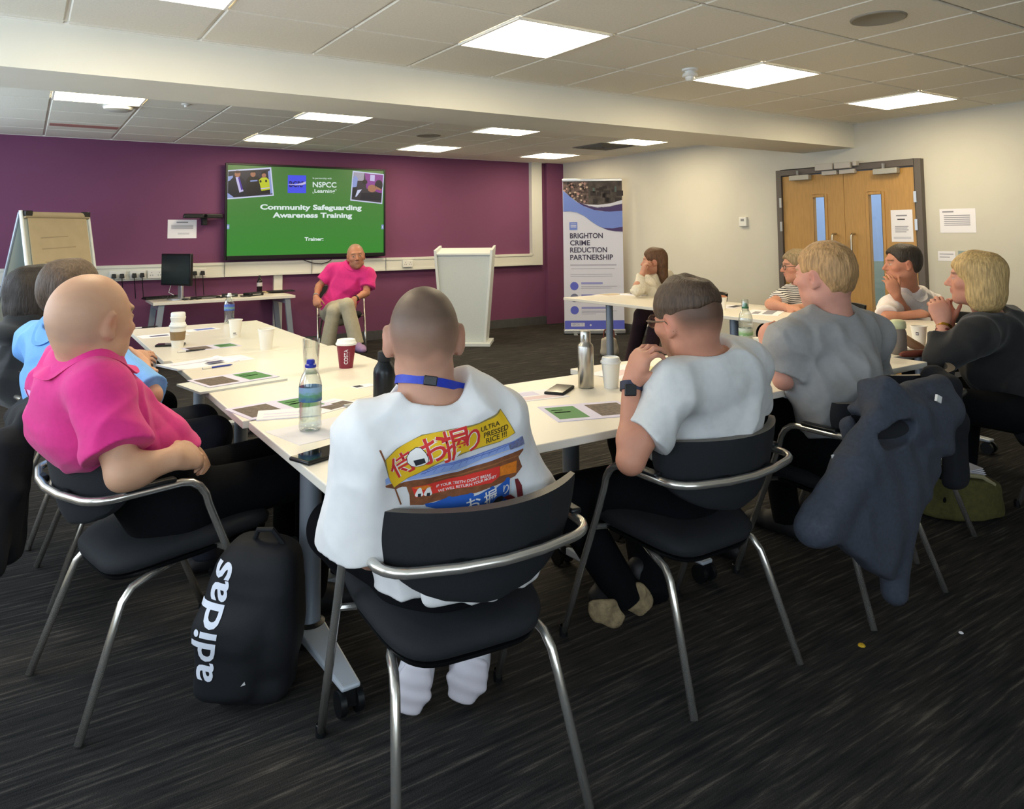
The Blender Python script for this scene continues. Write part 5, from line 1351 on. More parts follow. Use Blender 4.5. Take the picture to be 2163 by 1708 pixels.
# man in the printed white T-shirt, front centre
M_tee = mat('white_cotton', '#dad8d6', .85, noise=.03, nscale=30, bump=.08, bscale=900)
SL, SR = J(785, 930, 1.66), J(1048, 892, 1.80)
p4, h4, b4, s4 = build_person(dict(name='p4', h=.0046, label='man with shaved head in a printed white T-shirt, seen from behind at the front', skin='#b98a72',
    head=J(895, 712, 1.74), az=24, el=-4, hs=1.0, neck=J(902, 838, 1.71), nr=.053, SL=SL, SR=SR, chest=J(945, 985, 1.80), pelvis=(.92, 1.73, .54), haz=4,
    EL=J(766, 1150, 1.68), WL=J(835, 1190, 1.88), ER=J(1100, 1058, 1.90), WR=J(1020, 1090, 2.08),
    KL=(.76, 2.08, .50), KR=(1.06, 2.08, .50), AL=A3(at_z(858, 1512, .01))+UP*.20+FW*.05, AR=A3(at_z(968, 1488, .01))+UP*.20+FW*.05+RI*.03, TL=(0, 0, 0), TR=(0, 0, 0), noshoe=True,
    bulk=.97, tone=dict(scalp=('#57483c', .92), fade=(.30, -.06, .16), hairline=.07), hp=dict(ear=1.6), trou=dict(cuff=.052),
    shirt=dict(mat=M_tee, g=.016, r=(.072, .098), sleeve=1.0, open=.036, hem=.075, neck_up=-.006, tail=[((.95, 1.60, .58), (1, -.1, 0), .165, .05), ((.955, 1.575, .50), (1, -.1, 0), .165, .04), ((.955, 1.57, .47), (1, -.1, 0), .15, .03)], sleeveR=.9, seed=4,
               folds=[(J(800, 1010, 1.6), (1, 0, .2), .006, 60, .12), (J(900, 870, 1.6), (.4, 0, 1), .004, 70, .12)])))
# bald man in the pink polo, left
M_pink = mat('pink_pique', '#d0297c', .85, noise=.05, nscale=60, bump=.15, bscale=1100, sheen=.1)
M_jean = mat('black_trousers', '#15161a', .9)
p1, h1, b1, s1 = build_person(dict(name='p1', h=.0048, label='bald man in a bright pink polo shirt with hands clasped, nearest on the left', skin='#c09578',
    head=J(196, 677, 2.08), az=57, el=-2, hs=1.10, neck=J(182, 760, 2.11), nr=.068, bulk=1.07, belly=1.0, SL=J(130, 812, 2.28), SR=J(214, 832, 1.98), chest=J(186, 872, 2.15), pelvis=(.42, 2.62, .54), haz=82,
    EL=J(245, 970, 2.36), WL=J(350, 945, 2.22), ER=J(262, 1000, 1.90), WR=J(366, 968, 2.00), armw=1.12,
    HR=dict(d=(.70, .62, -.12), palm=(-.3, .6, -.7), side=(0, .5, .8), curl=(.5, .55, .6, .65), thumb=(.4, .2, .1)), HL=dict(d=(.85, -.45, -.2), palm=(-.3, -.5, -.8), side=(.3, -.6, .7), curl=(.6, .65, .7, .75)),
    KL=(.87, 2.82, .52), KR=(.89, 2.62, .50), AL=(.86, 2.84, .09), AR=(.88, 2.64, .09), TL=(1.08, 2.86, 0), TR=(1.10, 2.64, 0),
    tone=dict(scalp=('#8d7c6e', .45), fade=(.9, -.03, -.12), hairline=.06, marks=[(J(250, 955, 1.86), .022, '#5d5a55')]), hp=dict(full=1.0),
    shirt=dict(mat=M_pink, g=.014, r=(.078, .080), sleeve=.72, open=.02, collar=.052, hem=-.14, wtop=1.1, seed=8, wr=.8, folds=[(J(200, 900, 1.95), (.3, .3, 1), .005, 60, .10)])))
# man in light blue behind him
M_blue = mat('light_blue_cotton', '#6fa3e0', .8, noise=.05, nscale=40, bump=.1, bscale=900)
p2, h2, b2, s2 = build_person(dict(name='p2', h=.006, label='brown-haired man in a light blue shirt with folded arms, half hidden behind the bald man', skin='#c0937a',
    head=J(152, 620, 2.85), az=45, el=-4, neck=J(140, 700, 2.86), SL=J(78, 725, 3.02), SR=J(205, 745, 2.74), chest=J(140, 810, 2.88), pelvis=(.33, 3.37, .54), haz=84, bulk=1.05,
    EL=J(200, 850, 3.1), WL=J(300, 800, 2.92), ER=J(318, 835, 2.62), WR=J(300, 770, 2.86),
    HR=dict(d=(-.3, .9, .1), palm=(-.8, -.2, 0), side=(.2, .1, .9)), HL=dict(d=(.4, -.9, .1), palm=(-.8, -.3, 0), side=(0, .1, .9)),
    KL=(.66, 3.48, .52), KR=(.66, 3.22, .52), AL=(.62, 3.5, .09), AR=(.64, 3.2, .09), TL=(.86, 3.5, 0), TR=(.88, 3.2, 0),
    tone=dict(), trou=dict(mat=mat('navy_trousers', '#181c28', .9)),
    shirt=dict(mat=M_blue, g=.014, r=(.072, .072), sleeve=.97, collar=.05, hem=.08, seed=12)))
H_br = hair_mat('brown_hair', '#4f4135')
hair(p2, h2, H_br, [((0, -.018, .042), (.088, .112, .090), .02), ((0, -.045, .0), (.082, .075, .075), .03)], h=.005, cuts=[((0, .075, .06), (0, .8, -.6))], subs=[((0, .10, -.04), (.09, .11, .10), .02), ((.09, .035, -.06), (.04, .06, .07), .02), ((-.09, .035, -.06), (.04, .06, .07), .02)])
# person in the dark hooded top, furthest left
M_hood = mat('black_fleece', '#17191c', .95, noise=.1, nscale=80, bump=.2, bscale=500, sheen=.2)
p3, h3, b3, s3 = build_person(dict(name='p3', h=.007, label='dark-haired person in a black hooded top, furthest left behind the man in blue', skin='#c0937a',
    head=J(82, 622, 3.42), az=62, el=-3, neck=J(72, 702, 3.45), SL=J(30, 722, 3.6), SR=J(110, 742, 3.35), chest=J(66, 800, 3.48), pelvis=(.25, 4.06, .54), haz=80,
    EL=J(110, 800, 3.72), WL=J(240, 772, 3.6), ER=J(150, 820, 3.3), WR=J(262, 762, 3.35),
    HR=dict(d=(.9, .1, .1), palm=(0, .6, -.7), side=(0, .7, .6)), HL=dict(d=(.9, -.5, 0), palm=(0, -.5, -.8), side=(.1, -.6, .7)),
    KL=(.55, 4.2, .52), KR=(.56, 3.92, .52), AL=(.52, 4.2, .09), AR=(.54, 3.9, .09), TL=(.76, 4.2, 0), TR=(.78, 3.9, 0), tone=dict(),
    shirt=dict(mat=M_hood, g=.018, r=(.066, .066), sleeve=1.9, cuff=.042, hem=.08, seed=15)))
H_dk = hair_mat('dark_hair', '#2b2521')
hair(p3, h3, H_dk, [((0, -.018, .040), (.096, .118, .096), .02), ((0, -.062, -.035), (.088, .066, .11), .03), ((.05, -.03, -.05), (.05, .05, .10), .03), ((-.05, -.03, -.05), (.05, .05, .10), .03)], h=.006, amp=.006, fq=55, subs=[((0, .11, -.05), (.075, .10, .12), .02)])
F = Field(); F.loft([(h3.w(0, -.03, -.135), h3.r, .105, .09), (h3.w(0, -.04, -.10), h3.r, .10, .085)], .02); F.ell(h3.w(0, -.12, -.16), (.11, .07, .05), h3.R, .03); F.disp = lambda P: -.005*vnoise(P, 22, 4, 2)
field_obj('hood', F, M_hood, s3, .008).location = (0, 0, 0)
# man in glasses, chin on hand
M_pale = mat('pale_grey_cotton', '#c6c6c4', .85, noise=.04, nscale=50, bump=.1, bscale=900)
p5, h5, b5, s5 = build_person(dict(name='p5', h=.0048, label='bearded man in glasses and a pale grey T-shirt, chin resting on his hand', skin='#b9826a',
    head=J(1450, 674, 2.26), az=2, el=-6, roll=-4, hs=1.07, neck=J(1492, 778, 2.26), nr=.060, SL=J(1418, 818, 2.14), SR=J(1586, 770, 2.36), chest=J(1500, 868, 2.30), pelvis=(1.84, 1.80, .54), haz=8, bulk=1.02,
    EL=J(1332, 972, 2.06), WL=J(1334, 808, 2.16), ER=J(1580, 885, 2.48), WR=J(1420, 848, 2.50),
    HL=dict(d=UP*.86+RI*.30-FW*.10, palm=RI*.85-UP*.35+FW*.35, side=-FW*.8+RI*.5, curl=(.85, .75, .70, .65), thumb=(.7, .25, .2), tdir=RI*.85+UP*.45-FW*.3, spread=.10),
    HR=dict(d=-RI*.9+FW*.2, palm=(0, 0, -1), side=FW, curl=(.5, .55, .6, .6)),
    KL=J(1195, 1052, 2.45), KR=(1.98, 2.20, .52), AL=J(1320, 1255, 2.42), AR=J(1375, 1240, 2.46), TL=(0, 0, 0), TR=(0, 0, 0),
    tone=dict(scalp=('#4a3a2e', .9), fade=(.12, -.05, .065), hairline=.06, beard=('#6b4631', .75)), noshoe=True,
    shirt=dict(mat=M_pale, g=.012, r=(.064, .068), sleeve=.66, open=.024, hem=-.09, wtop=1.0, seed=21, folds=[(J(1450, 930, 2.1), (.3, 0, 1), .007, 55, .13), (J(1590, 880, 2.3), (.6, 0, 1), .006, 60, .12)])))
H_bd = hair_mat('dark_brown_hair', '#4a3a2d')
hair(p5, h5, H_bd, [((0, -.012, .045), (.084, .108, .088), .02)], h=.0045, amp=.004, fq=90, strands=(1, .35, 1), cuts=[((0, .0, .012), (0, -.25, -1)), ((0, .082, .05), (0, .9, -.3))], subs=[((.010, -.055, .146), (.034, .044, .034), .03)])
# blond man in the grey T-shirt
M_grey = mat('mid_grey_cotton', '#929190', .88, noise=.05, nscale=60, bump=.1, bscale=900)
p6, h6, b6, s6 = build_person(dict(name='p6', h=.0055, label='fair-haired man in a mid grey T-shirt leaning on the table', skin='#c78f7c',
    head=J(1740, 583, 2.84), az=-2, el=-2, hs=1.06, neck=J(1762, 672, 2.84), nr=.062, SL=J(1668, 728, 2.72), SR=J(1838, 712, 2.98), chest=J(1762, 800, 2.79), pelvis=(2.63, 1.66, .54), haz=2, bulk=1.12, belly=1.05,
    EL=J(1655, 800, 2.72), WL=J(1622, 735, 2.92), ER=J(1840, 800, 3.2), WR=J(1690, 762, 3.3),
    HL=dict(d=UP*.7+RI*.05+FW*.5, palm=RI*.8+FW*.2, side=-FW*.6+UP*.3, curl=(1.3, 1.35, 1.4, 1.4), thumb=(.5, .5, .4)),
    KL=(2.45, 2.16, .52), KR=(2.80, 2.16, .52), AL=(2.44, 2.12, .09), AR=(2.82, 2.12, .09), TL=(2.44, 2.34, 0), TR=(2.82, 2.34, 0), tone=dict(brow='#a98a62'),
    shirt=dict(mat=M_grey, g=.016, r=(.074, .078), sleeve=.82, open=.022, hem=-.04, wtop=.9, seed=27)))
H_bl = hair_mat('sandy_hair', '#a98459')
hair(p6, h6, H_bl, [((0, -.014, .044), (.0835, .106, .0875), .02), ((0, -.052, .0), (.076, .062, .074), .03)], h=.005, amp=.0035, fq=120, strands=(1, .4, .6), subs=[((0, .115, -.05), (.10, .10, .125), .02), ((.10, .03, -.07), (.035, .07, .08), .02), ((-.10, .03, -.07), (.035, .07, .08), .02)])
# blonde woman in black, right
M_blk = mat('black_knit', '#1b1b1d', .92, noise=.15, nscale=90, bump=.15, bscale=600, sheen=.15)
p7, h7, b7, s7 = build_person(dict(name='p7', h=.0065, label='blonde woman in a black top with raised hands at the right edge', skin='#c98f78',
    head=J(2060, 590, 3.45), az=-22, el=2, hs=1.02, neck=J(2092, 672, 3.50), nr=.052, SL=J(2062, 712, 3.32), SR=J(2170, 700, 3.72), chest=J(2110, 780, 3.52), pelvis=(3.86, 1.42, .54), haz=-30, bulk=1.08, hp=dict(jaw=.9, fem=1),
    EL=J(1988, 757, 3.40), WL=J(1993, 682, 3.46), ER=J(2048, 752, 3.82), WR=J(2002, 684, 3.62),
    HL=dict(d=UP*.9-RI*.15+FW*.25, palm=FW*.9+RI*.2, side=RI*.9, curl=(.7, .75, .8, .85), thumb=(.5, .2, .1)), HR=dict(d=UP*.9-RI*.25-FW*.1, palm=-FW*.9, side=RI*.9, curl=(.5, .55, .6, .7)),
    KL=(3.60, 1.82, .52), KR=(3.90, 1.86, .52), AL=(3.58, 1.84, .09), AR=(3.9, 1.9, .09), TL=(3.50, 2.04, 0), TR=(3.84, 2.1, 0), tone=dict(lips='#a8504a'),
    shirt=dict(mat=M_blk, g=.016, r=(.068, .068), sleeve=1.62, cuff=.050, open=.026, hem=.08, seed=31)))
H_yl = hair_mat('blonde_hair', '#bd9e6a')
hair(p7, h7, H_yl, [((0, -.016, .044), (.094, .116, .094), .02), ((0, -.062, -.045), (.088, .066, .105), .03), ((.062, -.022, -.055), (.035, .062, .085), .03), ((-.062, -.022, -.055), (.035, .062, .085), .03)], h=.006, amp=.005, fq=60, strands=(1, 1, .22), subs=[((0, .112, -.045), (.072, .090, .105), .015)])
# man in the white shirt
M_wsh = mat('white_shirt', '#ded6d4', .8, noise=.03, nscale=50, bump=.08, bscale=800)
p8, h8, b8, s8 = build_person(dict(name='p8', h=.0065, label='dark-haired man in a white shirt with his hand over his chin, before the doors', skin='#b98068',
    head=J(1905, 557, 5.13), az=-52, el=-2, hs=1.08, neck=J(1922, 618, 5.20), SL=J(1882, 650, 5.08), SR=J(1965, 640, 5.43), chest=J(1925, 680, 5.26), pelvis=(5.30, 2.74, .54), haz=-82,
    EL=J(1872, 672, 4.93), WL=J(1928, 664, 4.90), ER=J(1918, 668, 5.08), WR=J(1893, 622, 5.00), ar=(.046, .036, .038, .026),
    HL=dict(d=RI*.9+UP*.1, palm=-UP*.8+FW*.2, side=FW*.6+UP*.5, curl=(.5, .55, .6, .65)), HR=dict(d=UP*.8-RI*.3+FW*.1, palm=FW*.8-UP*.1, side=RI*.8, curl=(.5, .5, .55, .6), thumb=(.8, .2, .1)),
    KL=(4.86, 2.64, .52), KR=(4.86, 2.88, .52), AL=(4.88, 2.64, .09), AR=(4.88, 2.88, .09), TL=(4.66, 2.64, 0), TR=(4.66, 2.88, 0), tone=dict(),
    shirt=dict(mat=M_wsh, g=.014, r=(.064, .066), sleeve=.75, collar=.05, hem=.08, seed=35)))
H_d2 = hair_mat('near_black_hair', '#37302a')
hair(p8, h8, H_d2, [((0, -.014, .046), (.086, .110, .088), .02), ((0, -.055, .0), (.078, .060, .07), .03)], h=.006, subs=[((0, .12, -.035), (.10, .105, .115), .02), ((.10, .03, -.07), (.035, .07, .08), .02), ((-.10, .03, -.07), (.035, .07, .08), .02)])
# woman in the striped top
def stripe_mat():
    m = mat('striped_jersey', '#d8d6d4', .85); nt = m.node_tree; b = nt.nodes['Principled BSDF']; tc = nt.nodes.new('ShaderNodeTexCoord')
    w = nt.nodes.new('ShaderNodeTexWave'); w.bands_direction = 'Z'; w.inputs['Scale'].default_value = 22; w.inputs['Distortion'].default_value = 1.2; w.inputs['Detail'].default_value = 1
    nt.links.new(tc.outputs['Object'], w.inputs['Vector']); cr = nt.nodes.new('ShaderNodeValToRGB'); cr.color_ramp.interpolation = 'CONSTANT'
    cr.color_ramp.elements[0].color = (*lin('#26262c'), 1); cr.color_ramp.elements[1].position = .32; cr.color_ramp.elements[1].color = (*lin('#dcdad6'), 1)
    nt.links.new(w.outputs['Fac'], cr.inputs[0]); nt.links.new(cr.outputs[0], b.inputs['Base Color']); return m
p9, h9, b9, s9 = build_person(dict(name='p9', h=.008, label='woman in a black and white striped top and glasses, half hidden behind the fair-haired man', skin='#c08a72',
    head=J(1682, 562, 5.92), az=-55, el=-4, neck=J(1690, 608, 5.97), SL=J(1652, 628, 5.87), SR=J(1722, 622, 6.17), chest=J(1680, 655, 5.97), pelvis=(5.34, 3.68, .54), haz=-75, hp=dict(jaw=.92), nr=.050, bulk=.95,
    EL=J(1627, 642, 5.57), WL=J(1662, 649, 5.47), ER=J(1712, 650, 5.82), WR=J(1678, 650, 5.52),
    KL=(4.92, 3.58, .52), KR=(4.92, 3.82, .52), AL=(4.92, 3.58, .09), AR=(4.92, 3.82, .09), TL=(4.70, 3.58, 0), TR=(4.70, 3.82, 0), tone=dict(),
    shirt=dict(mat=stripe_mat(), g=.014, r=(.060, .060), sleeve=.5, open=.04, hem=.08, seed=39)))
H_gy = hair_mat('ash_hair', '#8d7a5c')
hair(p9, h9, H_gy, [((0, -.014, .046), (.088, .110, .090), .02), ((0, -.055, -.02), (.085, .062, .09), .03)], h=.008, subs=[((0, .12, -.035), (.085, .105, .105), .02)])
# woman in the cream cardigan
M_crm = mat('cream_knit', '#d9d2c2', .95, noise=.08, nscale=60, bump=.6, bscale=140)
p10, h10, b10, s10 = build_person(dict(name='p10', h=.008, label='brown-haired woman in a cream cardigan leaning her chin on her hands at the far table', skin='#c08d76',
    head=J(1381, 552, 7.13), az=-42, el=-2, hs=1.04, neck=J(1396, 590, 7.18), SL=J(1372, 600, 7.06), SR=J(1412, 598, 7.43), chest=J(1395, 622, 7.26), pelvis=(5.40, 5.10, .54), haz=-60, nr=.05, bulk=.95, hp=dict(jaw=.9),
    EL=J(1343, 613, 6.73), WL=J(1357, 578, 6.90), ER=J(1375, 614, 6.93), WR=J(1366, 579, 7.04),
    HL=dict(d=UP*.8+RI*.2, palm=RI*.8, side=RI*.5+FW*.5, curl=(.8, .85, .9, .9)), HR=dict(d=UP*.8-RI*.1, palm=RI*.6-FW*.2, side=RI*.6-FW*.4, curl=(.7, .75, .8, .8)),
    KL=(4.98, 5.08, .52), KR=(5.02, 5.34, .52), AL=(4.78, 5.04, .09), AR=(4.82, 5.30, .09), TL=(4.56, 5.06, 0), TR=(4.60, 5.32, 0), tone=dict(), trou=dict(mat=mat('burgundy_trousers', '#2e1a22', .9)),
    shirt=dict(mat=M_crm, g=.016, r=(.056, .050), sleeve=1.82, cuff=.040, open=.03, hem=.08, seed=44, wr=1.5)))
H_b2 = hair_mat('warm_brown_hair', '#5b402c')
hair(p10, h10, H_b2, [((0, -.016, .044), (.090, .114, .092), .02), ((0, -.07, -.03), (.082, .060, .10), .03), ((0, -.075, -.13), (.075, .05, .09), .03)], h=.007, amp=.006, fq=55, subs=[((0, .112, -.04), (.078, .095, .11), .02)])
# trainer in the pink polo, legs crossed, far side
M_chin = mat('stone_chinos', '#a8a08a', .85, noise=.05, nscale=40)
pt_, ht, bt, st = build_person(dict(name='pT', h=.007, label='grey-haired trainer in a pink polo and stone chinos, sitting cross-legged below the screen', skin='#b07a60',
    head=J(752, 541, 8.05), az=196, el=0, roll=6, hs=1.14, neck=J(747, 572, 8.18), nr=.062, bulk=1.05, belly=1.12, SL=J(778, 582, 8.10), SR=J(703, 572, 8.16), chest=J(737, 600, 8.15), pelvis=J(712, 648, 8.18), haz=200,
    ER=J(674, 604, 8.12), WR=J(667, 628, 7.90), EL=J(774, 618, 7.98), WL=J(748, 632, 7.76),
    HR=dict(d=(.0, -.5, -.7), palm=(.5, .2, -.6), side=(.3, -.7, .4), curl=(.9, .9, .95, 1.0)), HL=dict(d=(-.6, -.2, -.7), palm=(0, .4, -.7), side=(-.4, -.8, .2), curl=(.4, .45, .5, .5)),
    KR=J(733, 644, 7.72), AR=J(752, 722, 7.66), TR=J(770, 746, 7.45), KL=J(706, 656, 7.72), AL=J(690, 737, 7.72), TL=J(683, 756, 7.52),
    tone=dict(scalp=('#8b7866', .6), hairline=.045, brow='#7a6654', beard=('#8b6a58', .25)), trou=dict(mat=M_chin, cuff=.075), shoe=mat('mauve_trainers', '#8a6f96', .7),
    shirt=dict(mat=M_pink, g=.016, r=(.074, .076), sleeve=.70, collar=.05, open=.02, hem=.06, seed=51)))
# ------------------------------------------------------------------ worn things (parts of the people)
def local(o, parent): o.location = (0, 0, 0); return o
def mb_world(mb, name, parent, **k):
    """parts described in world metres, hung under a person"""
    o = parent
    off = Vector((0, 0, 0))
    while o is not None: off += o.matrix_basis.translation; o = o.parent
    mb.V = [tuple(Vector(v)-off) for v in mb.V]
    return mb.build(name, parent, **k)
M_frame_d = mat('spectacle_frame', '#2a2220', .35); M_lens = thin_glass('spectacle_lens', (.97, .98, .97), .10, .02)
def glasses(p, hd, m=M_frame_d):
    mb = MB(); e = MB()
    for x in (-1, 1):
        ring = [hd.w(x*.033+.023*math.cos(a)*1.05, .103-.0045*abs(math.cos(a)), .000+.019*math.sin(a)) for a in np.linspace(0, 2*math.pi, 22)[:-1]]
        mb.tube(ring, .0022, m, seg=6, closed=True); e.poly(ring, M_lens)
        mb.tube([hd.w(x*.058, .097, .004), hd.w(x*.074, .085, .006), hd.w(x*.083, .03, .004), hd.w(x*.084, .0, .006), hd.w(x*.082, -.018, -.008), hd.w(x*.080, -.026, -.024)], [.002, .0028, .0024, .0022, .0026, .002], m, seg=7)
    mb.tube([hd.w(-.011, .102, .003), hd.w(0, .106, .007), hd.w(.011, .102, .003)], .002, m, seg=6)
    g = mb_world(mb, 'glasses', p); mb_world(e, 'lens', g, smooth=False)
glasses(p5, h5, mat('tortoise_frame', '#4b3526', .3)); glasses(p4, h4); glasses(p9, h9)
def band(name, p, c, ax, r, w, m, t=.004, ell=1.0, xax=None):
    c, ax = A3(c), nrm(ax); u = nrm(np.cross(ax, (0.1, .2, 1))) if xax is None else nrm(A3(xax)-(A3(xax) @ ax)*ax); v = np.cross(ax, u); mb = MB(); V = []; n = 32
    for k in range(n):
        d = u*math.cos(2*math.pi*k/n)+v*ell*math.sin(2*math.pi*k/n)
        V += [c+d*r-ax*w/2, c+d*(r+t)-ax*w/2, c+d*(r+t)+ax*w/2, c+d*r+ax*w/2]
    F_ = [(4*k+j, 4*k+(j+1) % 4, (4*k+4) % (4*n)+(j+1) % 4, (4*k+4) % (4*n)+j) for k in range(n) for j in range(4)]
    mb.add(V, F_, m); return mb_world(mb, name, p, sharp=50)
# wrist watch of the man in glasses
W5 = J(1334, 808, 2.16); E5 = J(1332, 972, 2.06); ax = nrm(W5-E5)
w = band('wrist_watch', p5, W5-ax*.012, ax, .0295, .024, mat('navy_strap', '#23263a', .6), .0045)
mb_world(MB().box(W5-ax*.012-FW*.033-RI*.008, (.034, .034, .010), M_black, Matrix((tuple(RI), tuple(ax), tuple(np.cross(RI, ax)))).transposed()), 'watch_case', w, bevel=.003)
band('bracelet', p7, J(1994, 690, 3.455), nrm(A3(J(1993, 682, 3.46))-J(1985, 735, 3.40)), .030, .012, mat('gold', '#c9983a', .25, metal=1.0), .004)
band('red_bracelet', p7, J(1993, 700, 3.45), nrm(A3(J(1993, 682, 3.46))-J(1985, 735, 3.40)), .031, .010, mat('red_beads', '#6b2320', .5), .004)
band('wrist_band', pt_, mid(J(774, 618, 7.98), J(748, 632, 7.76), .88), nrm(A3(J(748, 632, 7.76))-J(774, 618, 7.98)), .031, .018, M_black, .004)
band('wrist_watch', pt_, mid(J(674, 604, 8.12), J(667, 628, 7.90), .9), nrm(A3(J(667, 628, 7.90))-J(674, 604, 8.12)), .031, .018, M_silver, .004)
# lanyard round the neck of the man in the printed T-shirt
M_lany = mat('blue_ribbon', '#1f35a8', .5, noise=.1, nscale=120)
nk = A3(J(899, 808, 1.715)); axn = nrm(A3([0, 0, 1.0])+RI*.12+FW*.30); B4 = bvh_of(b4); S4 = bvh_of(s4); uu = nrm(RI-(RI @ axn)*axn); vv = np.cross(axn, uu); V = []; n = 48
for k in range(n):
    d = uu*math.cos(2*math.pi*k/n)+vv*math.sin(2*math.pi*k/n); r0 = max(radius_at(B4, nk, d), .05); r0 = min(max(r0, radius_at(S4, nk, d, lo=.05) if (d @ FW) > .3 else r0), .12)+.0015
    V += [nk+d*r0-axn*.0095, nk+d*(r0+.0025)-axn*.0095, nk+d*(r0+.0025)+axn*.0095, nk+d*r0+axn*.0095]
lb = MB().add(V, [(4*k+j, 4*k+(j+1) % 4, (4*k+4) % (4*n)+(j+1) % 4, (4*k+4) % (4*n)+j) for k in range(n) for j in range(4)], M_lany)
ln = mb_world(lb, 'lanyard', p4, sharp=50); d = nrm(-FW+RI*.22-((-FW+RI*.22) @ axn)*axn); q = nk+d*(radius_at(B4, nk, d)+.005); rr = nrm(np.cross(d, axn))
mb_world(MB().box(q, (.030, .008, .021), M_black, Matrix((tuple(rr), tuple(d), tuple(axn))).transposed()), 'buckle', ln, bevel=.002)
# soles of the crossed shoes of the man in glasses
M_sole = mat('tan_sole', '#8d7b5c', .8, noise=.35, nscale=45, bump=.4, bscale=90)
for c, rx, ry, ang in ((J(1280, 1292, 2.36), .062, .043, -.45), (J(1346, 1264, 2.40), .050, .052, .2)):
    r_ = RI*math.cos(ang)+UP*math.sin(ang); u_ = -RI*math.sin(ang)+UP*math.cos(ang); R_ = np.stack([r_, FW, u_], 1)
    F = Field(); F.ell(A3(c)+FW*.060, (rx*.90, .055, ry*.90), R_, .01); F.cone(A3(c)+FW*.07, A3(c)+FW*.09+UP*.05+RI*.02, .036, .040, .02)
    sb = field_obj('shoe', F, M_shoe_b, p5, .005)
    F = Field(); F.ell(A3(c), (rx, .016, ry), R_, .01); F.disp = lambda P: -.004*vnoise(P, 120, 3, 1)
    field_obj('sole', F, M_sole, sb, .004)

# white trainers of the man in the printed shirt, up on their toes under the seat
M_wt = mat('white_trainers', '#dcdae0', .6, bump=.03, bscale=80); M_ws = mat('trainer_sole', '#d2ccd2', .7, bump=.04, bscale=120)
for (tx, ty), (hx, hy), w_ in (((858, 1512), (884, 1402), .046), ((968, 1487), (1006, 1388), .050)):
    T_ = A3(at_z(tx, ty, .012)); d_ = (T_-CAM) @ FW; H_ = J(hx, hy, d_-.02); ax = nrm(H_-T_); rt = nrm(np.cross(ax, FW)); rt = rt if rt @ RI > 0 else -rt; nn = nrm(np.cross(rt, ax)); nn = nn if nn @ FW > 0 else -nn
    F = Field(); F.loft([(T_+ax*.02+nn*.035, rt, w_*.72, .030), (T_+ax*.07+nn*.045, rt, w_*1.0, .040), (H_-ax*.05+nn*.050, rt, w_*.92, .045), (H_-ax*.01+nn*.045, rt, w_*.80, .042)], .02); F.plane((0, 0, .004), (0, 0, -1), .004)
    sb = field_obj('shoe', F, M_wt, p4, .005)
    F = Field(); F.loft([(T_+ax*.02, rt, w_*.80, .012), (T_+ax*.07+nn*.004, rt, w_*1.05, .013), (H_-ax*.05+nn*.006, rt, w_*.90, .013), (H_-ax*.015+nn*.006, rt, w_*.82, .013)], .01); F.plane((0, 0, .003), (0, 0, -1), .003)
    field_obj('sole', F, M_ws, sb, .005)

# ------------------------------------------------------------------ artwork printed on cloth: laid out flat on a plane, then pressed onto the garment
class Press:
    def __init__(s, target, o, ux, uy):
        me = target.data; off = np.array(world_off(target)); V = [tuple(np.array(v.co)+off) for v in me.vertices]
        s.bvh = BVHTree.FromPolygons(V, [tuple(p.vertices) for p in me.polygons]); s.o = A3(o); s.ux = nrm(ux); s.n = nrm(np.cross(s.ux, uy)); s.uy = np.cross(s.n, s.ux); s.mb = MB(); s.t = target
    def uv(s, px, py):
        d = ray(px, py); t = ((s.o-CAM) @ s.n)/(d @ s.n); p = CAM+d*t-s.o; return (p @ s.ux, p @ s.uy)
    def put(s, V, F, m, layer, L=.011):
        import bmesh
        bm = bmesh.new(); vs = [bm.verts.new((x, y, 0)) for x, y in V]
        for f in F:
            try: bm.faces.new([vs[i] for i in f])
            except ValueError: pass
        bmesh.ops.triangulate(bm, faces=bm.faces)
        for _ in range(5):
            ed = [e for e in bm.edges if e.calc_length() > L]
            if not ed: break
            bmesh.ops.subdivide_edges(bm, edges=ed, cuts=1); bmesh.ops.triangulate(bm, faces=bm.faces)
        bm.verts.index_update(); P = []; ok = []
        for v in bm.verts:
            q = s.o+s.ux*v.co.x+s.uy*v.co.y+s.n*.35
            h = s.bvh.ray_cast(Vector(q), Vector(-s.n)); ok.append(h[0] is not None)
            P.append(h[0]+h[1]*(.0012+.0005*layer) if h[0] is not None else Vector(q))
        s.mb.add(P, [[v.index for v in f.verts] for f in bm.faces if all(ok[v.index] for v in f.verts)], m); bm.free(); return s
    def poly(s, pts, m, layer): return s.put(pts, [tuple(range(len(pts)))], m, layer)
    def done(s, name):
        off = Vector(world_off(s.t)); s.mb.V = [tuple(Vector(v)-off) for v in s.mb.V]
        return s.mb.build(name, s.t, smooth=True, sharp=None, weld=False)
cen = J(950, 965, 1.665); SLp, SRp = J(778, 905, 1.63), J(1062, 868, 1.78)
uxs = nrm((SRp-SLp)*np.array([1, 1, .3])); PR = Press(s4, cen, uxs, (0, 0, 1))
def zq(x, y): return PR.uv(780+x/6.008, 850+y/6.008)
def zp(pts, m, l): PR.poly([zq(*p) for p in pts], m, l)
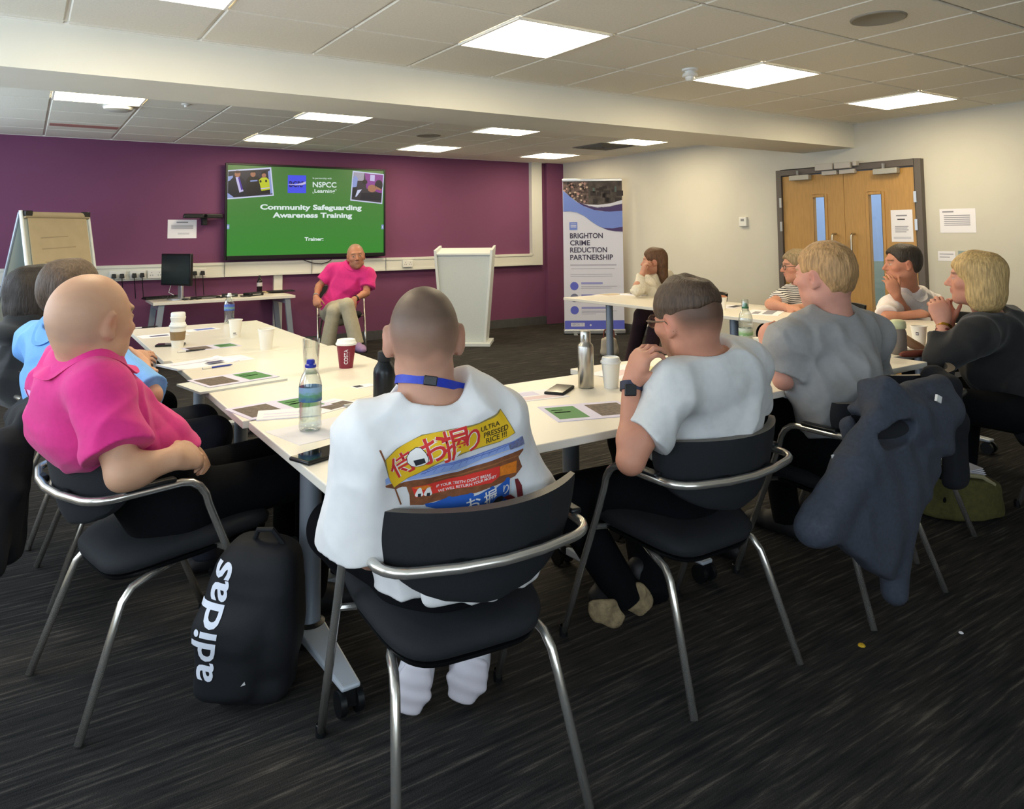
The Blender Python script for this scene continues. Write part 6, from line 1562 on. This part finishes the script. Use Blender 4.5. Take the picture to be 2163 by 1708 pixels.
def glyph(ch, x0, y0, x1, y1, rot, m, l, bold=0.0):
    """a character centred in a box of the close view, turned by rot degrees"""
    V, F_ = text_geo(ch, 1.0, 'LEFT', bold); A = np.array(V); lo, hi = A.min(0), A.max(0)
    a = zq((x0+x1)/2, (y0+y1)/2); w0 = zq(x0, (y0+y1)/2); w1 = zq(x1, (y0+y1)/2); sc = math.hypot(w1[0]-w0[0], w1[1]-w0[1])
    r = math.radians(rot); c, s_ = math.cos(r), math.sin(r); k = 1.12*sc/max(hi-lo)/(abs(c)*.5+.5)
    pts = [((x-(lo[0]+hi[0])/2)*k, (y-(lo[1]+hi[1])/2)*k) for x, y in V]
    PR.put([(a[0]+x*c-y*s_, a[1]+x*s_+y*c) for x, y in pts], F_, m, l)
def zline(string, xa, ya, xb, yb, m, l, bold=.01, h=None):
    a, b = zq(xa, ya), zq(xb, yb); L = math.hypot(b[0]-a[0], b[1]-a[1]); V, F_ = text_fit(string, L, bold=bold, height=h); t = math.atan2(b[1]-a[1], b[0]-a[0]); c, s_ = math.cos(t), math.sin(t)
    PR.put([(a[0]+x*c-y*s_, a[1]+x*s_+y*c) for x, y in V], F_, m, l)
def zell(x, y, rx, ry, m, l): zp([(x+rx*math.cos(k*math.pi/11), y+ry*math.sin(k*math.pi/11)) for k in range(22)], m, l)
I_y = mat('ink_yellow', '#e2b61f', .8); I_r = mat('ink_red', '#c9302f', .8); I_w = mat('ink_white', '#e6e2dc', .8); I_k = mat('ink_dark', '#4a3a12', .8); I_bl = mat('ink_roof', '#8fa6da', .8); I_bl2 = mat('ink_roof_line', '#5f74bd', .8)
I_br = mat('ink_brown', '#7c4a2c', .8, noise=.25, nscale=60); I_bu = mat('ink_blue', '#2458ad', .8); I_or = mat('ink_orange', '#d9791c', .8, noise=.2, nscale=90); I_g = mat('ink_outline', '#8b7c4a', .8); I_n = mat('ink_black', '#23252c', .8)
zp([(85, 575), (110, 572), (170, 715), (270, 965), (250, 975), (150, 720)], I_br, 0)
yb = [(165, 690), (300, 560), (440, 460), (600, 370), (760, 325), (900, 305), (1100, 265), (1300, 210), (1480, 140), (1595, 70), (1680, 200), (1770, 340), (1700, 400), (1600, 445), (1400, 500), (1200, 560), (1000, 605), (860, 660), (720, 750), (600, 850), (500, 930), (430, 1000), (320, 1080), (250, 980), (200, 820)]
zp([(480, 955), (600, 850), (720, 770), (860, 715), (1000, 675), (1200, 650), (1500, 560), (1700, 495), (1900, 395), (1960, 520), (1700, 590), (1400, 680), (1180, 775), (950, 830), (700, 905), (500, 985)], I_bl, 1)
for k in range(13):
    x = 560+k*100; y = 905-k*29-(10 if k > 6 else 0); zp([(x, y), (x+8, y-2), (x+42, y-58), (x+34, y-58)], I_bl2, 2)
for d in (0, 34): zp([(620, 870-d), (860, 735-d*.6), (1200, 668-d*.5), (1500, 585-d), (1880, 440-d*.3), (1880, 450-d*.3), (1500, 597-d), (1200, 680-d*.5), (860, 747-d*.6), (628, 880-d)], I_bl2, 2)
zp([(1720, 500), (1900, 400), (1958, 515), (1760, 580)], mat('ink_slate', '#6f7392', .8, noise=.3, nscale=120), 2)
zp([(440, 1000), (700, 915), (950, 840), (1180, 785), (1400, 692), (1700, 602), (1958, 530), (1950, 575), (1500, 720), (1200, 800), (900, 880), (600, 960), (400, 1030)], mat('ink_eaves', '#b9c8ea', .8), 2)
zp([(190, 1045), (390, 1015), (600, 960), (1000, 850), (1200, 795), (1500, 722), (1950, 572), (1962, 600), (1900, 690), (1972, 830), (1880, 950), (1700, 1020), (1500, 1080), (1200, 1170), (900, 1260), (720, 1330), (560, 1340), (540, 1200), (490, 1080), (430, 1080), (350, 1110), (200, 1070)], I_br, 1)
zp([(800, 950), (1200, 850), (1600, 745), (1900, 655), (1900, 670), (1600, 762), (1200, 868), (800, 968)], mat('ink_brown_light', '#9a6238', .8), 2)
zp([(555, 1085), (800, 1000), (1200, 890), (1640, 790), (1645, 930), (1540, 1010), (1300, 1040), (1000, 1110), (830, 1160), (620, 1230)], mat('ink_scarlet', '#d8352a', .8), 2)
zp([(1645, 800), (1880, 735), (1890, 900), (1650, 930)], I_or, 2); zp([(560, 1090), (740, 1030), (800, 1060), (700, 1110)], I_or, 3)
for x, y in ((655, 1150), (760, 1130)):
    zp([(x-6, y-72), (x+14, y-70), (x+52, y+22), (x+46, y+46), (x+24, y+60), (x-30, y+66), (x-48, y+50), (x-46, y+26), (x-22, y-52)], I_w, 3); zp([(x-12, y+20), (x+26, y+12), (x+27, y+60), (x-12, y+66)], I_n, 4)
zline("IF YOUR TEETH DON'T BREAK", 850, 1068, 1525, 915, I_w, 4, .012); zline('WE WILL RETURN YOUR MONEY', 880, 1138, 1600, 935, I_w, 4, .012)
zp([(740, 1310), (850, 1290), (1000, 1215), (1120, 1190), (1250, 1150), (1320, 1175), (1530, 1080), (1600, 1095), (1750, 985), (1800, 960), (1830, 1180), (1860, 1300), (1400, 1390), (1000, 1400), (760, 1350)], I_bu, 2)
for x, y in ((1035, 1222), (1285, 1160), (1560, 1085), (1775, 985)): zell(x, y, 34, 30, I_bu, 2)
glyph('お', 1262, 1205, 1402, 1352, 14, I_w, 3, .012); glyph('握', 1465, 1128, 1632, 1285, 12, I_w, 3, .012); glyph('り', 1712, 1040, 1818, 1185, 12, I_w, 3, .012)
zp([(1590, 1290), (1650, 1215), (1720, 1200), (1760, 1240), (1700, 1330)], I_n, 3); zp([(1750, 1235), (1850, 1200), (1960, 1270), (1880, 1310)], mat('ink_maroon', '#6b1f24', .8), 3)
zp([(1880, 990), (1925, 985), (1990, 1080), (2025, 1240), (1960, 1260), (1930, 1150)], MATS['ink_maroon'], 1); zp([(1840, 1000), (1880, 990), (1900, 1180), (1850, 1190)], mat('ink_pale', '#c9d2da', .8), 1)
zp([(330, 1108), (352, 1105), (445, 1320), (425, 1330)], I_br, 1); zp([(185, 960), (230, 935), (300, 1010), (200, 1035)], I_bl, 0)
zp([(150, 695), (300, 550), (600, 358), (900, 294), (1300, 198), (1600, 55), (1785, 345), (1600, 458), (1200, 572), (860, 674), (600, 864), (318, 1095), (186, 822)], I_g, 2)
zp(yb, I_y, 3)
for ch, b, r in (('侍', (262, 585, 515, 920), 31), ('お', (595, 385, 868, 668), 20), ('握', (850, 345, 1160, 570), 12), ('り', (1105, 300, 1345, 512), 14)):
    glyph(ch, *b, r, I_w, 4, .035); glyph(ch, *b, r, I_r, 5, .012)
OG = [(535, 520), (585, 522), (640, 575), (676, 640), (672, 690), (630, 730), (560, 758), (505, 755), (455, 715), (440, 650), (470, 575)]
zp([(560+(x-560)*1.07, 640+(y-640)*1.07) for x, y in OG], I_n, 6); zp(OG, I_w, 7); zp([(512, 680), (628, 638), (652, 694), (548, 748)], I_n, 8)
zline('ULTRA', 1325, 318, 1565, 232, I_k, 5, .02); zline('PRESSED', 1372, 398, 1685, 292, I_k, 5, .02); zline('RICE !!!', 1412, 472, 1672, 378, I_k, 5, .02)
PR.done('shirt_print')
# pale lettering on the back of the pink polo, only its end in view
PB = Press(s1, J(60, 860, 2.2), nrm(A3(J(100, 860, 2.10))-J(40, 850, 2.35)), (0, 0, 1))
I_p = mat('ink_pale_pink', '#d9a6d6', .8)
for (x, y, w_, h_) in ((50, 818, 5, 22), (57, 822, 7, 24), (66, 832, 6, 22), (50, 852, 5, 22), (57, 858, 7, 24), (66, 868, 6, 24), (52, 884, 5, 8)):
    PB.poly([PB.uv(x, y), PB.uv(x+w_, y+3), PB.uv(x+w_-1, y+h_), PB.uv(x, y+h_-5)], I_p, 1)
PB.done('shirt_print')

# ------------------------------------------------------------------ coats over chairs
M_denim = mat('blue_denim', '#3a3f4a', .9, noise=.15, nscale=90, bump=.2, bscale=500)
def coat(name, F, m, label, h=.007, seed=5, amp=.006):
    c = empty(name, (0, 0, 0), 0, label, 'jacket'); F.disp = lambda P: -amp*vnoise(P*np.array([1, 1, .35]), 26, seed, 2)-.002*vnoise(P, 55, seed+2, 1)
    V, F_ = F.mesh(h, 1); b = A3([V[:, 0].mean(), V[:, 1].mean(), V[:, 2].min()]); c.location = tuple(b)
    o = bpy.data.objects.new('cloth', fast_mesh('cloth', V-b, F_, m)); COL.objects.link(o); o.parent = c; return c, b
X1 = (1, 0, 0)
F = Field()
F.loft([((2.50, 1.38, .72), X1, .225, .040), ((2.47, 1.36, .67), X1, .225, .042), ((2.36, 1.355, .59), X1, .205, .046), ((2.25, 1.355, .50), X1, .195, .050), ((2.15, 1.35, .36), X1, .185, .042)], .03, pw=3.0)
F.cone((2.34, 1.395, .775), (2.74, 1.395, .775), .036, .036, .05)                # rolled over the backrest
F.cone((2.34, 1.36, .70), (2.72, 1.36, .70), .05, .05, .05); F.cone((2.36, 1.42, .72), (2.74, 1.42, .72), .03, .03, .03)
F.cone((2.20, 1.37, .64), (1.95, 1.37, .46), .040, .050, .06)                   # flared left side
F.cone((2.38, 1.37, .46), (2.37, 1.38, .17), .070, .042, .03)                 # hanging sleeve
hp_ = [J(1792, 900, 2.44), J(1815, 962, 2.40), J(1872, 992, 2.38), J(1930, 968, 2.42), J(1958, 905, 2.48)]
F.loft([(hp_[0], RI, .030, .030), (hp_[1], RI, .040, .032), (hp_[2], RI, .050, .034), (hp_[3], RI, .042, .032), (hp_[4], RI, .030, .028)], .02)   # hood rim
F.ell(J(1872, 862, 2.44), (.13, .045, .030), np.stack([RI, FW, UP], 1), .03)
F.ell(J(1882, 915, 2.34), (.105, .10, .040), np.stack([nrm(RI+UP*.12), FW, nrm(UP-RI*.12)], 1), .012, 's')    # the hood's dark opening
c6, b6_ = coat('denim_jacket', F, M_denim, 'blue denim jacket hung over the chair of the fair-haired man', seed=5)
F = Field(); F.ell(J(1882, 912, 2.435), (.11, .05, .050), np.stack([nrm(RI+UP*.12), FW, nrm(UP-RI*.12)], 1), .01)  # dark piece that paints the shade inside the hood opening
field_obj('hood_shade', F, mat('dark_hood_shade', '#15161a', .9), c6, .006)
mb = MB(); q = J(1760, 985, 2.27); mb.tube([Vector(q)+Vector((0, 0, .035))-Vector(b6_), Vector(q)+Vector((-.006, -.012, .01))-Vector(b6_), Vector(q)+Vector((.0, -.012, -.03))-Vector(b6_)], .006, mat('white_cord', '#b9bab8', .8), seg=8); mb.build('hanging_loop', c6)
q = J(1982, 842, 2.46); MB().box(Vector(q)-Vector(b6_), (.03, .008, .022), M_wplas, Matrix.Rotation(.4, 3, 'Y')).build('cloth_tag', c6, smooth=False)
F = Field()
F.loft([((3.10, 1.60, .74), X1, .060, .030), ((3.09, 1.55, .70), X1, .065, .034), ((3.08, 1.52, .56), X1, .070, .036), ((3.06, 1.51, .36), X1, .068, .040)], .03, pw=3.0)
coat('dark_coat', F, mat('dark_navy_cloth', '#161920', .92, noise=.15, nscale=70), 'dark navy coat on the empty chair beyond the denim jacket', seed=9)
F = Field(); Yx = (0, -1, 0)
F.loft([((.145, 3.38, .68), Yx, .26, .035), ((.085, 3.38, .755), Yx, .26, .030), ((.02, 3.36, .66), Yx, .27, .045), ((-.02, 3.32, .45), Yx, .26, .06), ((-.02, 3.32, .25), Yx, .22, .06)], .03, pw=3.0); F.cone((-.04, 3.10, .62), (-.06, 3.05, .24), .06, .045, .03)
c2, b2_ = coat('black_coat', F, mat('black_cloth', '#101115', .9, noise=.15, nscale=70), 'black coat hung over the chair behind the bald man', seed=13)

# ------------------------------------------------------------------ bags
M_bag = mat('black_nylon', '#0f1116', .75, noise=.15, nscale=80, bump=.15, bscale=600)
bc = at_z(512, 1504, 0)+nrm(FW*np.array([1, 1, 0]))*.085; dR = nrm(RI*np.array([1, 1, 0])); dF = nrm(FW*np.array([1, 1, 0])); lean = A3([.02, 0, 1.0])
F = Field(); ux = dR
for k, (z, rx, ry, sx) in enumerate(((.05, .125, .085, 0), (.18, .145, .105, .005), (.32, .135, .095, .02), (.42, .09, .06, .05))): pass
F.loft([(bc+A3([0, 0, .075]), ux, .122, .085), (bc+dR*.0+A3([0, 0, .20]), ux, .134, .105), (bc+dR*.012+A3([0, 0, .33]), ux, .122, .092), (bc+dR*.022+A3([0, 0, .385]), ux, .095, .062)], .03, pw=3.2)
F.loft([(bc-dR*.05-dF*.07+A3([0, 0, .075]), ux, .09, .05), (bc-dR*.045-dF*.075+A3([0, 0, .22]), ux, .095, .055), (bc-dR*.03-dF*.06+A3([0, 0, .30]), ux, .08, .035)], .02, pw=3.0)
F.disp = lambda P: -.004*vnoise(P, 20, 8, 2); F.plane((0, 0, .003), (0, 0, -1), .01)
bp_ = empty('backpack', tuple(bc), 0, 'black backpack with large white lettering standing by the table leg', 'backpack')
body_ = field_obj('bag_body', F, M_bag, bp_, .006)
MB().tube([A3([0, 0, .43])-dR*.03-dF*.02+dR*.03, A3([0, 0, .475])-dF*.03+dR*.02, A3([0, 0, .475])-dF*.03+dR*.06, A3([0, 0, .43])-dF*.02+dR*.09], .008, M_bag, seg=8).build('grab_handle', bp_)
for s in (-1, 1): MB().tube([dF*.08+dR*(.06*s+.03)+A3([0, 0, .40]), dF*.14+dR*.07*s+A3([0, 0, .30]), dF*.13+dR*.08*s+A3([0, 0, .15]), dF*.08+dR*.09*s+A3([0, 0, .06])], .014, M_bag, seg=8).build('shoulder_strap', bp_)
PK = Press(body_, bc-dF*.10-dR*.10+A3([0, 0, .2]), nrm(dR-.0*dF), (0, 0, 1))
a, b = PK.uv(452, 1432), PK.uv(487, 1196); L = math.hypot(b[0]-a[0], b[1]-a[1]); V, F_ = text_fit('adidas', L, bold=.02); t = math.atan2(b[1]-a[1], b[0]-a[0]); c, s_ = math.cos(t), math.sin(t); hh = max(y for x, y in V)
PK.put([(a[0]+x*c-y*s_*.80, a[1]+x*s_+y*c*.80) for x, y in V], F_, mat('white_lettering', '#dfe3ee', .6), 2); PK.done('lettering')
q = PK.uv(512, 1442); PK.mb = MB(); PK.poly([(q[0], q[1]), (q[0]+.012, q[1]+.002), (q[0]+.010, q[1]+.012)], M_wplas, 2); PK.done('small_mark')
# olive tote
tc_ = at_z(2050, 1098, 0)+A3([.04, .08, 0]); F = Field()
F.loft([(tc_+A3([0, 0, .06]), dR, .205, .13), (tc_+A3([0, 0, .14]), dR, .19, .12), (tc_+A3([.01, 0, .21]), dR, .16, .09)], .03, pw=2.6)
F.loft([(tc_+A3([0, 0, .24]), dR, .145, .070), (tc_+A3([0, 0, .10]), dR, .16, .095)], .012, 's', pw=2.6); F.plane((0, 0, .003), (0, 0, -1), .01); F.plane(tc_+A3([0, 0, .20]), (.15, -.2, 1), .01)
F.disp = lambda P: -.007*vnoise(P, 22, 21, 2)
M_oliv = mat('olive_canvas', '#57522a', .9, noise=.2, nscale=50, bump=.2, bscale=400)
tb = empty('tote_bag', tuple(tc_), 0, 'olive green tote bag slumped on the carpet at the right', 'bag'); field_obj('bag_body', F, M_oliv, tb, .006)
MB().tube([dR*-.12+A3([0, 0, .18])-dF*.10, dR*-.05+A3([0, 0, .215])-dF*.12, dR*.06+A3([0, 0, .20])-dF*.115, dR*.12+A3([0, 0, .16])-dF*.10], .010, mat('cream_strap', '#a39a78', .8), seg=8).build('handle', tb)
o = empty('paper_roll', tuple(tc_+A3([0, 0, .10])), 0, 'cream papers sticking out of the olive tote bag', 'papers')
mb = MB()
for k in range(4): mb.box(dR*-.02+A3([0, 0, .085+.006*k])+dF*(.004*k-.03), (.24, .10, .003), M_paper, Matrix.Rotation(-.59+.05*k, 3, 'Z') @ Matrix.Rotation(-.12, 3, 'Y'))
mb.build('sheets', o, smooth=False)
# small handbag under the far right table
hb = at_z(1287, 752, 0); F = Field(); F.loft([(hb+A3([0, 0, .05]), dR, .10, .06), (hb+A3([0, 0, .16]), dR, .085, .045)], .02, pw=2.8); F.disp = lambda P: -.006*vnoise(P, 25, 3, 2); F.plane((0, 0, .003), (0, 0, -1), .01)
o = empty('handbag', tuple(hb), 0, 'cream handbag with red-brown handle under the far right table', 'bag'); field_obj('bag_body', F, mat('cream_canvas', '#a89f90', .8), o, .008)
MB().tube([-dR*.06+A3([0, 0, .19]), -dR*.05+A3([0, 0, .27]), dR*.0+A3([0, 0, .31]), dR*.05+A3([0, 0, .27]), dR*.06+A3([0, 0, .19])], .008, M_lth, seg=8).build('handle', o)
# scraps on the carpet
q = at_z(1820, 1364, 0); o = MB().lathe([(0, 0), (.012, .001), (.009, .006), (0, .008)], mat('yellow_scrap', '#c9a21f', .7), seg=7).build('scrap'); o.location = tuple(q); props(o, 'tiny yellow scrap on the carpet behind the chairs', 'scrap')
q = at_z(2030, 1337, 0); o = MB().lathe([(0, 0), (.008, .001), (.006, .004), (0, .006)], M_paper, seg=7).build('scrap'); o.location = tuple(q); props(o, 'tiny white scrap on the carpet at the right', 'scrap')
CH = [((.935, 1.775), -.11, 'black chair holding the man in the printed white T-shirt'), ((1.79, 1.83), 0, 'black chair holding the man in glasses'),
      ((2.62, 1.81), 0, 'black chair with the blue denim jacket over its back'), ((3.23, 1.99), 0, 'black chair pushed under the corner table with a dark coat on it'),
      ((.44, 2.62), -math.radians(77), 'black chair holding the bald man in the pink polo'), ((.44, 3.42), -math.radians(86), 'black chair behind the bald man, holding the man in light blue'),
      ((.36, 4.12), -math.radians(82), 'black chair holding the person in the dark hooded top'), ((3.88, 1.40), math.radians(30), 'black chair holding the blonde woman in black'),
      ((5.34, 2.74), math.radians(82), 'black chair holding the man in the white shirt'), ((5.38, 3.68), math.radians(82), 'black chair holding the woman in stripes'),
      ((5.42, 5.10), math.radians(76), 'black chair holding the woman in the cream cardigan'), ((3.06, 8.22), math.radians(165), 'black chair with chrome legs holding the cross-legged trainer')]
first = chair(*CH[0])
for (xy, rz, lb) in CH[1:]:
    c = copy_tree(first); c.location = (xy[0], xy[1], 0); c.rotation_euler = (0, 0, rz); c['label'] = lb
for c in CHECK: print('BONE', *c)
